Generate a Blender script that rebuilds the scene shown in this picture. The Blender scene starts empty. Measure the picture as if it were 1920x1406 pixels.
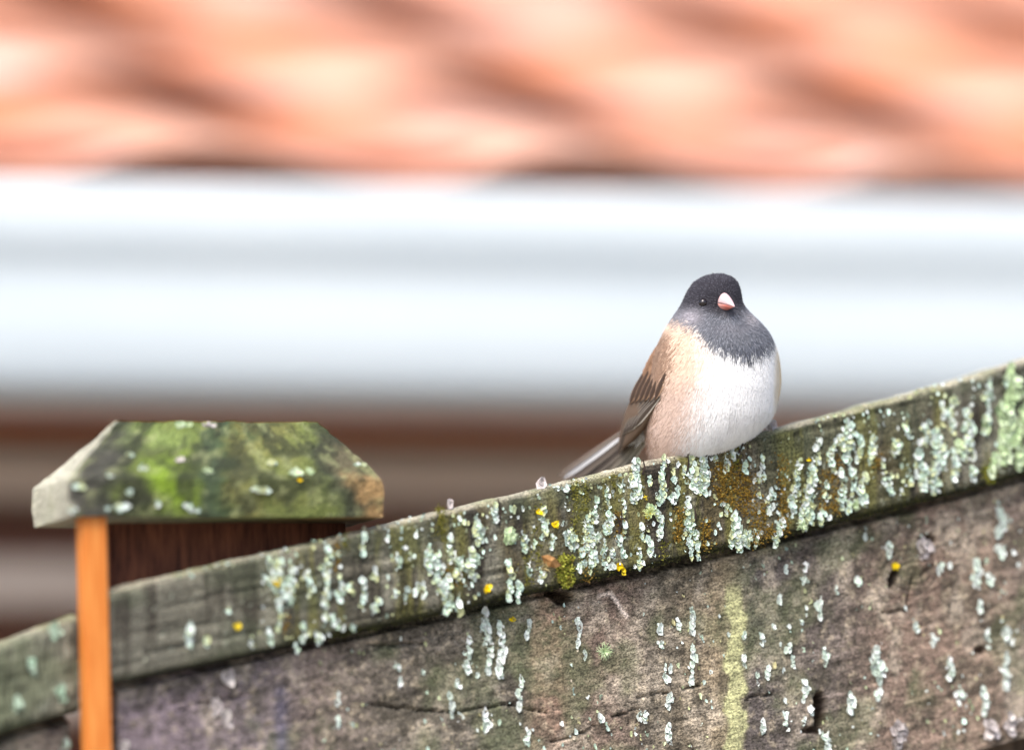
import bpy, math, random
import numpy as np
from mathutils import Matrix, Vector

random.seed(7)
RNG = np.random.default_rng(11)
R = math.radians
scene = bpy.context.scene
COL = scene.collection

# ------------------------------------------------------------------ camera, sky, sun, exposure
D0 = 4.0                       # metres to the focus plane
SPX = 0.55 / 1920.0            # metres per photo pixel on that plane
PITCH, ROLL = R(6.0), 0.030
CAM = np.array([0.0, 0.0, 1.45])
FWD = np.array([0, math.cos(PITCH), math.sin(PITCH)])
RT0 = np.array([1.0, 0, 0])
UP0 = np.array([0, -math.sin(PITCH), math.cos(PITCH)])
RT = RT0 * math.cos(ROLL) - UP0 * math.sin(ROLL)
UP = UP0 * math.cos(ROLL) + RT0 * math.sin(ROLL)

cd = bpy.data.cameras.new('camera')
cam = bpy.data.objects.new('camera', cd)
COL.objects.link(cam)
cd.sensor_width = 36.0
cd.lens = 36.0 * D0 / 0.55
cd.clip_start, cd.clip_end = 0.05, 2000
cd.dof.use_dof = True
cd.dof.focus_distance = 4.0
cd.dof.aperture_fstop = 1.75
m = Matrix(((RT[0], UP[0], -FWD[0], CAM[0]), (RT[1], UP[1], -FWD[1], CAM[1]), (RT[2], UP[2], -FWD[2], CAM[2]), (0, 0, 0, 1)))
cam.matrix_world = m
scene.camera = cam

SUN_EL, SUN_AZ = R(55), R(205)     # azimuth clockwise from +Y: behind the camera, a little to its left
w = bpy.data.worlds.new('World'); scene.world = w; w.use_nodes = True
nt = w.node_tree
sky = nt.nodes.new('ShaderNodeTexSky'); sky.sky_type = 'NISHITA'; sky.sun_disc = False
sky.sun_elevation = SUN_EL; sky.sun_rotation = SUN_AZ
sky.air_density = 1.0; sky.dust_density = 4.0; sky.ozone_density = 1.0
bgn = nt.nodes['Background']; bgn.inputs[1].default_value = 0.13
nt.links.new(sky.outputs[0], bgn.inputs[0])
sl = bpy.data.lights.new('sun', 'SUN'); sl.energy = 1.5; sl.angle = R(35); sl.color = (1.0, 0.955, 0.90)
so = bpy.data.objects.new('sun', sl); COL.objects.link(so)
sdir = Vector((math.sin(SUN_AZ) * math.cos(SUN_EL), math.cos(SUN_AZ) * math.cos(SUN_EL), math.sin(SUN_EL)))
so.rotation_euler = sdir.to_track_quat('Z', 'Y').to_euler()
scene.view_settings.view_transform = 'Standard'
scene.view_settings.look = 'None'
scene.view_settings.gamma = 1.0
scene.view_settings.exposure = 1.22
scene.render.engine = 'CYCLES'
scene.cycles.use_denoising = True
scene.cycles.max_bounces = 6

# ------------------------------------------------------------------ maths helpers
def ray(px, py):
    return FWD * D0 + RT * ((px - 960.0) * SPX) + UP * ((703.0 - py) * SPX)
def at(px, py, depth):             # world point of a photo pixel at a camera depth
    return CAM + ray(px, py) * (depth / D0)
def proj(P):                       # world points (n,3) -> photo pixels
    d = P - CAM
    z = d @ FWD
    return 960.0 + (d @ RT) * D0 / z / SPX, 703.0 - (d @ UP) * D0 / z / SPX
def lin(c):
    c = np.asarray(c, float) / 255.0
    return np.where(c <= 0.04045, c / 12.92, ((c + 0.055) / 1.055) ** 2.4)

TAB = RNG.random((256, 256))
def vn(x, y, seed=0):
    x = np.asarray(x, float) + seed * 17.37; y = np.asarray(y, float) + seed * 31.71
    ix = np.floor(x).astype(int); iy = np.floor(y).astype(int)
    fx = x - ix; fy = y - iy
    fx = fx * fx * (3 - 2 * fx); fy = fy * fy * (3 - 2 * fy)
    a = TAB[ix % 256, iy % 256]; b = TAB[(ix + 1) % 256, iy % 256]
    c = TAB[ix % 256, (iy + 1) % 256]; d = TAB[(ix + 1) % 256, (iy + 1) % 256]
    return (a * (1 - fx) + b * fx) * (1 - fy) + (c * (1 - fx) + d * fx) * fy
def fbm(x, y, seed=0, o=4):
    s = 0; a = 1; t = 0
    for k in range(o):
        s = s + a * vn(x * 2 ** k, y * 2 ** k, seed + k * 3); t += a; a *= 0.55
    return s / t
def sst(a, b, x):
    t = np.clip((x - a) / (b - a), 0, 1); return t * t * (3 - 2 * t)
def mixc(c, d, f):
    f = np.asarray(f)[..., None]; return c * (1 - f) + np.asarray(d) * f

# ------------------------------------------------------------------ object helpers
def tag(o, label=None, cat=None, group=None, kind=None):
    if label: o['label'] = label
    if cat: o['category'] = cat
    if group: o['group'] = group
    if kind: o['kind'] = kind
    return o
def mesh(name, V, F, mat=None, col=None, uv=None, smooth=False):
    me = bpy.data.meshes.new(name)
    V = np.asarray(V, float)
    if isinstance(F, np.ndarray): F = F.tolist()
    me.from_pydata(V.tolist(), [], F)
    if mat: me.materials.append(mat)
    if col is not None:
        a = me.color_attributes.new('Col', 'FLOAT_COLOR', 'POINT')
        c4 = np.ones((len(V), 4)); c4[:, :3] = col
        a.data.foreach_set('color', c4.astype(np.float32).ravel())
    if uv is not None:
        lay = me.uv_layers.new(name='UVMap')
        li = np.zeros(len(me.loops), np.int32); me.loops.foreach_get('vertex_index', li)
        lay.data.foreach_set('uv', np.asarray(uv, np.float32)[li].ravel())
    if smooth:
        me.polygons.foreach_set('use_smooth', np.ones(len(me.polygons), bool))
    me.update()
    return me
def obj(name, me, parent=None, loc=None):
    o = bpy.data.objects.new(name, me); COL.objects.link(o)
    if loc is not None: o.location = loc
    if parent is not None: o.parent = parent
    return o
def empty(name, loc=(0, 0, 0), rotz=0):
    o = bpy.data.objects.new(name, None); COL.objects.link(o)
    o.location = loc; o.rotation_euler = (0, 0, rotz); o.empty_display_size = 0.05
    return o
def gridfaces(n, mm, off=0, wrap=False):     # n rows, mm columns
    f = []
    i = np.arange(n - 1)[:, None]; 
    jm = mm if wrap else mm - 1
    j = np.arange(jm)[None, :]
    a = i * mm + j; b = i * mm + (j + 1) % mm; c = (i + 1) * mm + (j + 1) % mm; d = (i + 1) * mm + j
    return (np.stack([a, b, c, d], -1).reshape(-1, 4) + off)
def boxmesh(name, x0, x1, y0, y1, z0, z1, mat, bev=0.0):
    if bev <= 0:
        V = [(x, y, z) for x in (x0, x1) for y in (y0, y1) for z in (z0, z1)]
        F = [(0, 1, 3, 2), (4, 6, 7, 5), (0, 4, 5, 1), (2, 3, 7, 6), (0, 2, 6, 4), (1, 5, 7, 3)]
        return mesh(name, V, F, mat)
    import bmesh
    bm = bmesh.new(); bmesh.ops.create_cube(bm, size=1)
    for v in bm.verts:
        v.co = Vector(((x0 + x1) / 2 + v.co.x * (x1 - x0), (y0 + y1) / 2 + v.co.y * (y1 - y0), (z0 + z1) / 2 + v.co.z * (z1 - z0)))
    bmesh.ops.bevel(bm, geom=list(bm.edges), offset=bev, segments=2, affect='EDGES')
    me = bpy.data.meshes.new(name); bm.to_mesh(me); bm.free(); me.materials.append(mat)
    return me

# ------------------------------------------------------------------ materials
def newmat(name):
    mt = bpy.data.materials.new(name); mt.use_nodes = True
    n = mt.node_tree.nodes; l = mt.node_tree.links
    return mt, n, l, n['Principled BSDF']
def wood_mat(name, gain=1.0, grain=1.0, rough=0.85, bump=0.5, stretch=(60, 900), speck=0.5):
    """painted colour comes per vertex; grain, pores and relief from noise on board coordinates in metres"""
    mt, n, l, p = newmat(name)
    at_ = n.new('ShaderNodeAttribute'); at_.attribute_name = 'Col'
    uv = n.new('ShaderNodeUVMap'); uv.uv_map = 'UVMap'
    mp = n.new('ShaderNodeMapping'); mp.inputs['Scale'].default_value = (stretch[0], stretch[1], 1)
    l.new(uv.outputs[0], mp.inputs[0])
    n1 = n.new('ShaderNodeTexNoise'); n1.inputs['Scale'].default_value = 1.0; n1.inputs['Detail'].default_value = 5; n1.inputs['Roughness'].default_value = .65; n1.inputs['Distortion'].default_value = .6
    l.new(mp.outputs[0], n1.inputs['Vector'])
    n2 = n.new('ShaderNodeTexNoise'); n2.inputs['Scale'].default_value = 850; n2.inputs['Detail'].default_value = 4; n2.inputs['Roughness'].default_value = .7
    l.new(uv.outputs[0], n2.inputs['Vector'])
    r1 = n.new('ShaderNodeMapRange'); r1.inputs[1].default_value = .3; r1.inputs[2].default_value = .7; r1.inputs[3].default_value = 1 - .45 * grain; r1.inputs[4].default_value = 1 + .45 * grain
    l.new(n1.outputs[0], r1.inputs[0])
    r2 = n.new('ShaderNodeMapRange'); r2.inputs[1].default_value = .3; r2.inputs[2].default_value = .7; r2.inputs[3].default_value = (1 - speck) * gain; r2.inputs[4].default_value = (1 + speck) * gain
    l.new(n2.outputs[0], r2.inputs[0])
    mp3 = n.new('ShaderNodeMapping'); mp3.inputs['Scale'].default_value = (stretch[2] if len(stretch) > 2 else 420, 1500 if len(stretch) < 4 else stretch[3], 1); l.new(uv.outputs[0], mp3.inputs[0])
    n3 = n.new('ShaderNodeTexNoise'); n3.inputs['Scale'].default_value = 1.0; n3.inputs['Detail'].default_value = 3; n3.inputs['Roughness'].default_value = .6; n3.inputs['Distortion'].default_value = 1.2
    l.new(mp3.outputs[0], n3.inputs['Vector'])
    r3 = n.new('ShaderNodeMapRange'); r3.inputs[1].default_value = .40; r3.inputs[2].default_value = .52; r3.inputs[3].default_value = .42; r3.inputs[4].default_value = 1.08
    l.new(n3.outputs[0], r3.inputs[0])
    m0 = n.new('ShaderNodeMath'); m0.operation = 'MULTIPLY'; l.new(r1.outputs[0], m0.inputs[0]); l.new(r3.outputs[0], m0.inputs[1])
    mu = n.new('ShaderNodeMath'); mu.operation = 'MULTIPLY'; l.new(m0.outputs[0], mu.inputs[0]); l.new(r2.outputs[0], mu.inputs[1])
    vm = n.new('ShaderNodeVectorMath'); vm.operation = 'SCALE'; l.new(at_.outputs['Color'], vm.inputs[0]); l.new(mu.outputs[0], vm.inputs['Scale'])
    l.new(vm.outputs[0], p.inputs['Base Color'])
    ad = n.new('ShaderNodeMath'); ad.operation = 'ADD'; l.new(n1.outputs[0], ad.inputs[0]); l.new(n2.outputs[0], ad.inputs[1])
    bp = n.new('ShaderNodeBump'); bp.inputs['Strength'].default_value = bump; bp.inputs['Distance'].default_value = .0012
    l.new(ad.outputs[0], bp.inputs['Height']); l.new(bp.outputs[0], p.inputs['Normal'])
    p.inputs['Roughness'].default_value = rough
    p.inputs['Specular IOR Level'].default_value = .25
    return mt
def col_mat(name, rough=0.9, spec=0.2, nscale=0, namp=0.2, sheen=0):
    mt, n, l, p = newmat(name)
    at_ = n.new('ShaderNodeAttribute'); at_.attribute_name = 'Col'
    out = at_.outputs['Color']
    if nscale:
        tc = n.new('ShaderNodeTexCoord')
        n2 = n.new('ShaderNodeTexNoise'); n2.inputs['Scale'].default_value = nscale; n2.inputs['Detail'].default_value = 3
        l.new(tc.outputs['Object'], n2.inputs['Vector'])
        r2 = n.new('ShaderNodeMapRange'); r2.inputs[1].default_value = .3; r2.inputs[2].default_value = .7; r2.inputs[3].default_value = 1 - namp; r2.inputs[4].default_value = 1 + namp
        l.new(n2.outputs[0], r2.inputs[0])
        vm = n.new('ShaderNodeVectorMath'); vm.operation = 'SCALE'; l.new(out, vm.inputs[0]); l.new(r2.outputs[0], vm.inputs['Scale'])
        out = vm.outputs[0]
    l.new(out, p.inputs['Base Color'])
    p.inputs['Roughness'].default_value = rough; p.inputs['Specular IOR Level'].default_value = spec
    if sheen: p.inputs['Sheen Weight'].default_value = sheen
    return mt
def noise_mat(name, c1, c2, scale, stretch=(1, 1, 1), rough=0.8, spec=0.3, bump=0.3, dist=0.002, rnd=None, coat=0):
    mt, n, l, p = newmat(name)
    tc = n.new('ShaderNodeTexCoord'); mp = n.new('ShaderNodeMapping'); mp.inputs['Scale'].default_value = stretch
    l.new(tc.outputs['Object'], mp.inputs[0])
    nz = n.new('ShaderNodeTexNoise'); nz.inputs['Scale'].default_value = scale; nz.inputs['Detail'].default_value = 6; nz.inputs['Roughness'].default_value = .6
    l.new(mp.outputs[0], nz.inputs['Vector'])
    cr = n.new('ShaderNodeValToRGB'); cr.color_ramp.elements[0].position = .35; cr.color_ramp.elements[1].position = .65
    cr.color_ramp.elements[0].color = (*c1, 1); cr.color_ramp.elements[1].color = (*c2, 1)
    l.new(nz.outputs[0], cr.inputs[0]); out = cr.outputs[0]
    if rnd is not None:
        oi = n.new('ShaderNodeObjectInfo'); mx = n.new('ShaderNodeMix'); mx.data_type = 'RGBA'
        ra = n.new('ShaderNodeMapRange'); ra.inputs[3].default_value = 0; ra.inputs[4].default_value = .55
        l.new(oi.outputs['Random'], ra.inputs[0]); l.new(ra.outputs[0], mx.inputs[0]); l.new(out, mx.inputs[6]); mx.inputs[7].default_value = (*rnd, 1); out = mx.outputs[2]
    l.new(out, p.inputs['Base Color'])
    bp = n.new('ShaderNodeBump'); bp.inputs['Strength'].default_value = bump; bp.inputs['Distance'].default_value = dist
    l.new(nz.outputs[0], bp.inputs['Height']); l.new(bp.outputs[0], p.inputs['Normal'])
    p.inputs['Roughness'].default_value = rough; p.inputs['Specular IOR Level'].default_value = spec
    p.inputs['Coat Weight'].default_value = coat
    return mt

M = {}
M['wood'] = wood_mat('weathered_wood', stretch=(60, 900, 900, 500), speck=.75, gain=.92)
M['plank'] = wood_mat('weathered_plank', stretch=(110, 420, 480, 900), grain=.8, speck=.8, gain=1.2)
M['capwood'] = wood_mat('mossy_wood', grain=.5, speck=.6)
M['cedar'] = noise_mat('fresh_cedar', lin((190, 108, 40)), lin((206, 132, 62)), 30, (14, 14, 1), rough=.55, bump=.2, dist=.001)
M['postwood'] = noise_mat('red_brown_post', lin((70, 38, 28)), lin((118, 72, 52)), 40, (6, 6, 1), bump=.6)
M['backboard'] = noise_mat('fence_board', lin((70, 58, 48)), lin((112, 96, 82)), 24, (5, 5, .6), bump=.6)
M['lichen'] = col_mat('lichen', rough=.95, spec=.1, nscale=900, namp=.12)
M['moss'] = col_mat('moss', rough=.95, spec=.1)
M['plume'] = col_mat('plumage', rough=.95, spec=.08, sheen=.1)
M['feather'] = col_mat('flight_feather', rough=.7, spec=.25)
M['tile'] = noise_mat('clay_tile', lin((194, 144, 120)), lin((212, 182, 173)), 4, (1.3, .6, 1), rough=.8, bump=.3, rnd=lin((196, 132, 100)))
def weather_tile(mt):
    # the sheltered upper part of each tile keeps its fired orange, the open lower part has bleached pink
    n = mt.node_tree.nodes; l = mt.node_tree.links; p = n['Principled BSDF']
    src = p.inputs['Base Color'].links[0].from_socket
    tc = n.new('ShaderNodeTexCoord'); sx = n.new('ShaderNodeSeparateXYZ'); l.new(tc.outputs['Object'], sx.inputs[0])
    nz = n.new('ShaderNodeTexNoise'); nz.inputs['Scale'].default_value = 7; l.new(tc.outputs['Object'], nz.inputs['Vector'])
    oi = n.new('ShaderNodeObjectInfo')
    a1 = n.new('ShaderNodeMath'); a1.operation = 'MULTIPLY_ADD'; a1.inputs[1].default_value = .34; l.new(nz.outputs[0], a1.inputs[0]); l.new(sx.outputs['Y'], a1.inputs[2])
    a2 = n.new('ShaderNodeMath'); a2.operation = 'MULTIPLY_ADD'; a2.inputs[1].default_value = .14; l.new(oi.outputs['Random'], a2.inputs[0]); l.new(a1.outputs[0], a2.inputs[2])
    mr = n.new('ShaderNodeMapRange'); mr.interpolation_type = 'SMOOTHSTEP'; mr.inputs[1].default_value = .34; mr.inputs[2].default_value = .56; mr.inputs[3].default_value = 0; mr.inputs[4].default_value = .9; l.new(a2.outputs[0], mr.inputs[0])
    mx = n.new('ShaderNodeMix'); mx.data_type = 'RGBA'; l.new(mr.outputs[0], mx.inputs[0]); l.new(src, mx.inputs[6]); mx.inputs[7].default_value = (*lin((188, 112, 66)), 1)
    l.new(mx.outputs[2], p.inputs['Base Color'])
weather_tile(M['tile'])
M['closure'] = noise_mat('mortar_closure', lin((172, 112, 88)), lin((196, 140, 116)), 20)
M['gutter'] = noise_mat('white_gutter_paint', lin((203, 213, 217)), lin((209, 218, 221)), 14, (.3, 1, 1), rough=.45, bump=.05)
M['fascia'] = noise_mat('brown_fascia', lin((184, 112, 78)), lin((204, 134, 98)), 12, (.2, 1, 1), bump=.2)
M['wall'] = noise_mat('dark_brown_wall', lin((112, 76, 64)), lin((138, 98, 84)), 10, (.2, 1, 1), bump=.3)
M['batten'] = noise_mat('grey_brown_batten', lin((208, 188, 170)), lin((224, 206, 190)), 14, (.2, 1, 1), bump=.3)
M['dark'] = noise_mat('dark_underlay', lin((40, 26, 22)), lin((56, 38, 32)), 10)
M['ground'] = noise_mat('gravel', lin((126, 121, 112)), lin((162, 156, 146)), 30, bump=.8, dist=.02)
M['leaf'] = noise_mat('dry_leaf', lin((120, 84, 46)), lin((160, 120, 74)), 260)
M['twig'] = noise_mat('dark_twig', lin((34, 26, 22)), lin((58, 46, 38)), 400)

# ------------------------------------------------------------------ ground
V = [(-60, -40, 0), (60, -40, 0), (60, 80, 0), (-60, 80, 0)]
g = obj('ground', mesh('ground', V, [(0, 1, 2, 3)], M['ground'])); tag(g, 'gravel ground below the fence', kind='structure')

# ------------------------------------------------------------------ house behind
PHI = R(22)
HE = np.array([math.cos(PHI), math.sin(PHI), 0]); HB = np.array([-math.sin(PHI), math.cos(PHI), 0])   # along the eave, into the house
HO = at(960, 352, 4.82)            # top front edge of the gutter
house = empty('tiled_house', (HO[0], HO[1], 0), PHI)
tag(house, 'house with salmon clay tile roof, white gutter and brown slatted wall behind the bird', 'house')
zg = HO[2]; K = SPX * 4.82 / D0
def hx(y): return zg - (y - 352) * K        # height of a picture row on the gutter's front
X0, X1 = -2.2, 2.6
# gutter: one profile swept along the eave
prof = [(0.012, zg - .012), (0.004, zg - .002), (-.003, zg - .003), (-.0055, zg - .010), (-.0056, hx(440)), (-.0048, hx(472)), (-.0028, hx(490)), (-.0012, hx(506)), (0.0005, hx(530)), (.0002, hx(560)),
        (-.001, hx(620)), (-.001, hx(712)), (.002, hx(735)), (.010, hx(752)), (.034, hx(756)), (.105, hx(756)), (.105, zg - .01), (.102, zg - .01), (.102, hx(750)), (.05, hx(750)), (.008, hx(680)), (.005, hx(620)), (.005, hx(530)), (.004, hx(500)), (-.006, hx(460))]
xs = np.linspace(X0, X1, 9)
V = [(x, y, z) for x in xs for (y, z) in prof]
F = gridfaces(len(xs), len(prof), wrap=True)
gut = obj('gutter', mesh('gutter', V, F, M['gutter'], smooth=True), house)
gut['label'] = 'white painted moulded gutter under the tiles'
zb = hx(756)
obj('fascia', boxmesh('fascia', X0, X1, .106, .130, zb - .012, zg + .03, M['fascia'], .003), house)
obj('soffit', boxmesh('soffit', X0, X1, .131, .26, zb + .02, zb + .035, M['dark']), house)
wl = obj('wall', boxmesh('wall', X0, X1, .215, .40, 0.0, zb + .019, M['wall']), house)
bat = boxmesh('batten', X0, X1, .150, .2145, -.016, .016, M['batten'], .003)
zz = zb - .033
k = 0
while zz > 1.25:
    obj('batten', bat, house, (0, 0, zz)); zz -= .071; k += 1
# roof with single tiles
ALPHA = R(17); TW, TL, EXPO = .262, .46, .36
roof = obj('roof', boxmesh('roof', X0, X1, 0, 3.4, -.05, -.03, M['dark']), house)
roof.location = (0, .03, zg + .013); roof.rotation_euler = (ALPHA, 0, 0)
obj('eave_closure', boxmesh('eave_closure', X0, X1, .012, .07, -.03, .012, M['closure']), roof)
roof['label'] = 'salmon and orange clay tile roof'
nw = 18; wv = np.linspace(0, TW + .03, nw)
def tprof(x): 
    t = (x % TW) / TW
    return np.where(t < .62, .015 * np.sin(np.pi * t / .62) ** .9, -.008 * np.sin(np.pi * (t - .62) / .38))
tz = tprof(np.minimum(wv, TW * 1.1))
V = []; 
ls = (0, .004, .2, TL)
for j, y in enumerate(ls):
    for i in range(nw): V.append((wv[i], y, tz[i] * (1 - .10 * y / TL) - (.004 if j == 0 else 0)))
nt_ = len(V)
for j, y in enumerate(ls):
    for i in range(nw): V.append((wv[i], y + (.05 if j == 0 else .051 if j == 1 else 0), tz[i] * (1 - .10 * y / TL) - .022))
F = gridfaces(4, nw).tolist() + [f[::-1] for f in gridfaces(4, nw, nt_).tolist()]
for i in range(nw - 1):
    F.append((i, nt_ + i, nt_ + i + 1, i + 1)); b = 3 * nw + i; F.append((b, b + 1, nt_ + b + 1, nt_ + b))
for j in range(3):
    a = j * nw; F.append((a, a + nw, nt_ + a + nw, nt_ + a)); a = j * nw + nw - 1; F.append((a, nt_ + a, nt_ + a + nw, a + nw))
tile = mesh('tile', V, F, M['tile'], smooth=True)
for r in range(9):
    for c in range(int((X1 - X0) / TW)):
        o = obj('tile', tile, roof)
        o.location = (X0 + c * TW + random.uniform(-.006, .006) + .085 + (r * .06) % TW, -.012 + r * EXPO + random.uniform(-.005, .005), .004 + random.uniform(0, .004))
        o.rotation_euler = (R(-3.3) + random.uniform(-.006, .006), random.uniform(-.01, .01), random.uniform(-.008, .008))

# ------------------------------------------------------------------ fence: plane and pixel lists
TH = R(20)
FT = np.array([math.cos(TH), math.sin(TH), 0]); FN = np.array([math.sin(TH), -math.cos(TH), 0])     # along, towards the camera
P0 = at(1230, 940, 4.0)
def onplane(px, py, back=0.0):       # (u, z) on the plane `back` metres behind the rail's front
    d = ray(px, py); q = P0 - FN * back
    t = ((q - CAM) @ FN) / (d @ FN)
    P = CAM + d * t
    return (P - P0) @ FT, P[2]
def fw(u, z, back=0.0):              # (u, z, back) -> world, vectorised
    u = np.asarray(u, float)[..., None]; z = np.asarray(z, float); back = np.asarray(back, float)[..., None] if np.ndim(back) else back
    P = P0 + FT * u - FN * back
    P = np.array(np.broadcast_to(P, P.shape)); P[..., 2] = z
    return P
def curve(pts, back=0.0, deg=4):
    q = np.array([onplane(x, y, back) for x, y in pts])
    c = np.polyfit(q[:, 0], q[:, 1], deg); d = np.polyder(c); lo, hi = q[:, 0].min(), q[:, 0].max()
    def f(u):
        u = np.asarray(u, float); uc = np.clip(u, lo, hi)
        return np.polyval(c, uc) + (u - uc) * np.polyval(d, uc)
    return f
TOP = [(207, 1103), (368, 1067), (505, 1034), (643, 1001), (758, 973), (808, 962), (934, 931), (1060, 901), (1120, 889), (1198, 868), (1286, 847), (1391, 822), (1500, 792), (1523, 785), (1601, 763), (1676, 743), (1787, 713), (1884, 685), (1920, 674)]
BOT = [(207, 1284), (414, 1240), (480, 1227), (574, 1208), (651, 1193), (787, 1161), (924, 1127), (1060, 1099), (1135, 1082), (1260, 1055), (1365, 1030), (1500, 1002), (1551, 985), (1662, 958), (1801, 924), (1920, 892)]
ztop = curve(TOP, 0.003); zbot = curve(BOT)
U0 = onplane(207, 1190)[0]; U1 = onplane(1920, 800)[0] + .55
PLB = .011                                      # plank front behind the rail's front
RD = .034                                       # rail depth
LICH = {}                                       # filled later

def band(px, pts):                              # piecewise colours along the picture's x, as sRGB
    xs = [p[0] for p in pts]; cs = np.array([lin(p[1]) for p in pts])
    return np.stack([np.interp(px, xs, cs[:, i]) for i in range(3)], -1)
def seg_dist(px, py, a, b):
    ax, ay = a; bx, by = b; dx, dy = bx - ax, by - ay
    t = np.clip(((px - ax) * dx + (py - ay) * dy) / (dx * dx + dy * dy), 0, 1)
    return np.hypot(px - ax - t * dx, py - ay - t * dy)

def rail_mesh(name, u0, u1, ft, fb, back, depth, colf, rel, n=None):
    n = n or int((u1 - u0) / .0011)
    us = np.linspace(u0, u1, n)
    zt, z0 = ft(us), fb(us)
    h = zt - z0
    # profile: (fraction of height or absolute offset, depth)
    P = []
    P.append((0, .004, depth)); P.append((0, 0.0, depth * .6)); P.append((0, 0.0, .006)); P.append((0, .0015, .0016))
    for f in np.linspace(.03, .90, 34): P.append((f, 0.0, 0.0))
    P += [(1, -.0050, .0002), (1, -.0036, .0008), (1, -.0018, .0022), (1, -.0006, .0050), (1, .0002, .010), (1, 0, .018), (1, 0, depth - .004), (1, -.002, depth - .001), (1, -.008, depth), (.5, 0, depth)]
    m_ = len(P)
    U = np.repeat(us[:, None], m_, 1)
    fr = np.array([p[0] for p in P]); of = np.array([p[1] for p in P]); dp = np.array([p[2] for p in P])
    Z = z0[:, None] + h[:, None] * fr + of
    B = np.repeat(dp[None, :], n, 0)
    v = (Z - z0[:, None])
    g1 = fbm(U * 14, v * 420, 3) - .5; g2 = fbm(U * 60, v * 900, 9) - .5; g3 = fbm(U * 40, v * 40, 5) - .5
    front = (np.arange(m_) >= 3) & (np.arange(m_) <= 41)
    bump = (g1 * .0014 + g2 * .0012 + g3 * .0010) * rel
    # checks: short cracks along the grain
    ck = fbm(U * 18 + 7, v * 260, 21)
    bump -= rel * .0016 * sst(.66, .74, ck)
    B = B - np.where(front, bump, 0)
    topm = np.arange(m_) >= 38
    Z = Z + np.where(topm, (fbm(U * 90, B * 300, 31) - .5) * .0018 + (fbm(U * 22, B * 60, 33) - .5) * .0022, 0)
    W = fw(U, Z, B + back)
    px, py = proj(W.reshape(-1, 3)); px = px.reshape(n, m_); py = py.reshape(n, m_)
    C = colf(px, py, U, v, h[:, None], B, np.arange(m_)[None, :] + 0 * px)
    F = gridfaces(n, m_, wrap=True).tolist()
    F.append(list(range(m_))); F.append([(n - 1) * m_ + i for i in range(m_)][::-1])
    acc = np.concatenate([[0], np.cumsum(np.hypot(np.diff(Z[0]), np.diff(B[0])))])
    UV = np.stack([U, np.repeat(acc[None, :], n, 0)], -1).reshape(-1, 2)
    return mesh(name, W.reshape(-1, 3), F, M['wood'], C.reshape(-1, 3), UV, smooth=True)

def rail_col(px, py, U, v, h, B, k):
    C = band(px, [(0, (98, 100, 84)), (200, (108, 106, 95)), (470, (104, 101, 88)), (560, (88, 86, 74)), (760, (86, 82, 70)), (1000, (72, 69, 60)), (1250, (82, 77, 66)), (1400, (92, 84, 66)), (1500, (82, 84, 64)), (1650, (96, 90, 74)), (1800, (98, 92, 80)), (1920, (88, 90, 76))])
    gr = fbm(U * 10, v * 330, 41)                      # grain lines
    C = C * (0.62 + .80 * gr)[..., None]
    st = fbm(U * 130, v * 9, 43)                       # water streaks down the face
    C = mixc(C, lin((52, 47, 40)), .75 * sst(.50, .66, st))
    ol = fbm(U * 95 + 4, v * 7, 46) * (.75 + .35 * fbm(U * 40, v * 60, 45))
    C = mixc(C, lin((112, 110, 58)), .75 * sst(.44, .56, ol) * sst(470, 600, px))
    st2 = fbm(U * 420, v * 34, 44)
    C = mixc(C, lin((46, 42, 36)), .7 * sst(.54, .68, st2) * sst(480, 700, px))
    pale = fbm(U * 80, v * 22, 47)
    C = mixc(C, lin((146, 144, 128)), .55 * sst(.56, .74, pale))
    gold = fbm(U * 70 + 9, v * 18, 53) * (0.6 + .6 * sst(480, 1000, px)) * (1 - .4 * sst(1650, 1800, px))
    C = mixc(C, lin((100, 90, 56)), .4 * sst(.62, .76, gold))
    grn = fbm(U * 26, v * 26, 57)
    C = mixc(C, lin((74, 84, 62)), .40 * sst(.50, .68, grn))
    t = v / h
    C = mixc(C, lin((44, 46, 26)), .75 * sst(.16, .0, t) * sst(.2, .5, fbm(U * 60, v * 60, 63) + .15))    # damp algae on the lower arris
    tp = sst(.945, .985, t)
    C = mixc(C, lin((188, 182, 160)), np.clip(tp * (.45 + .7 * fbm(U * 16, B * 700 + v * 500, 61)), 0, 1))    # bleached top arris
    C = mixc(C, lin((120, 126, 84)), .6 * tp * sst(.52, .66, fbm(U * 30, v, 67)))
    # end-grain arcs of the knot
    kx, ky = 850, 1010
    rr = np.hypot((px - kx) * .8, py - ky - 40)
    C = C * (1 - .35 * np.where((rr > 40) & (rr < 95) & (py < 1010), .5 + .5 * np.sin(rr * .9), 0))[..., None]
    C = mixc(C, lin((26, 25, 17)), np.where(k <= 3, .92, 0) * (k >= 0))  # underside near-black: the shadow line below the rail put into the colour
    C = mixc(C, lin((34, 34, 20)), .8 * sst(.075, .02, t))  # dark mossy rim, also deepening that painted shadow line
    sp = vn(U * 700, v * 700, 71)
    C = mixc(C, lin((170, 178, 160)), .6 * sst(.90, .97, sp))
    C = mixc(C, lin((34, 30, 26)), .6 * sst(.10, .04, sp))
    return C

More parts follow.
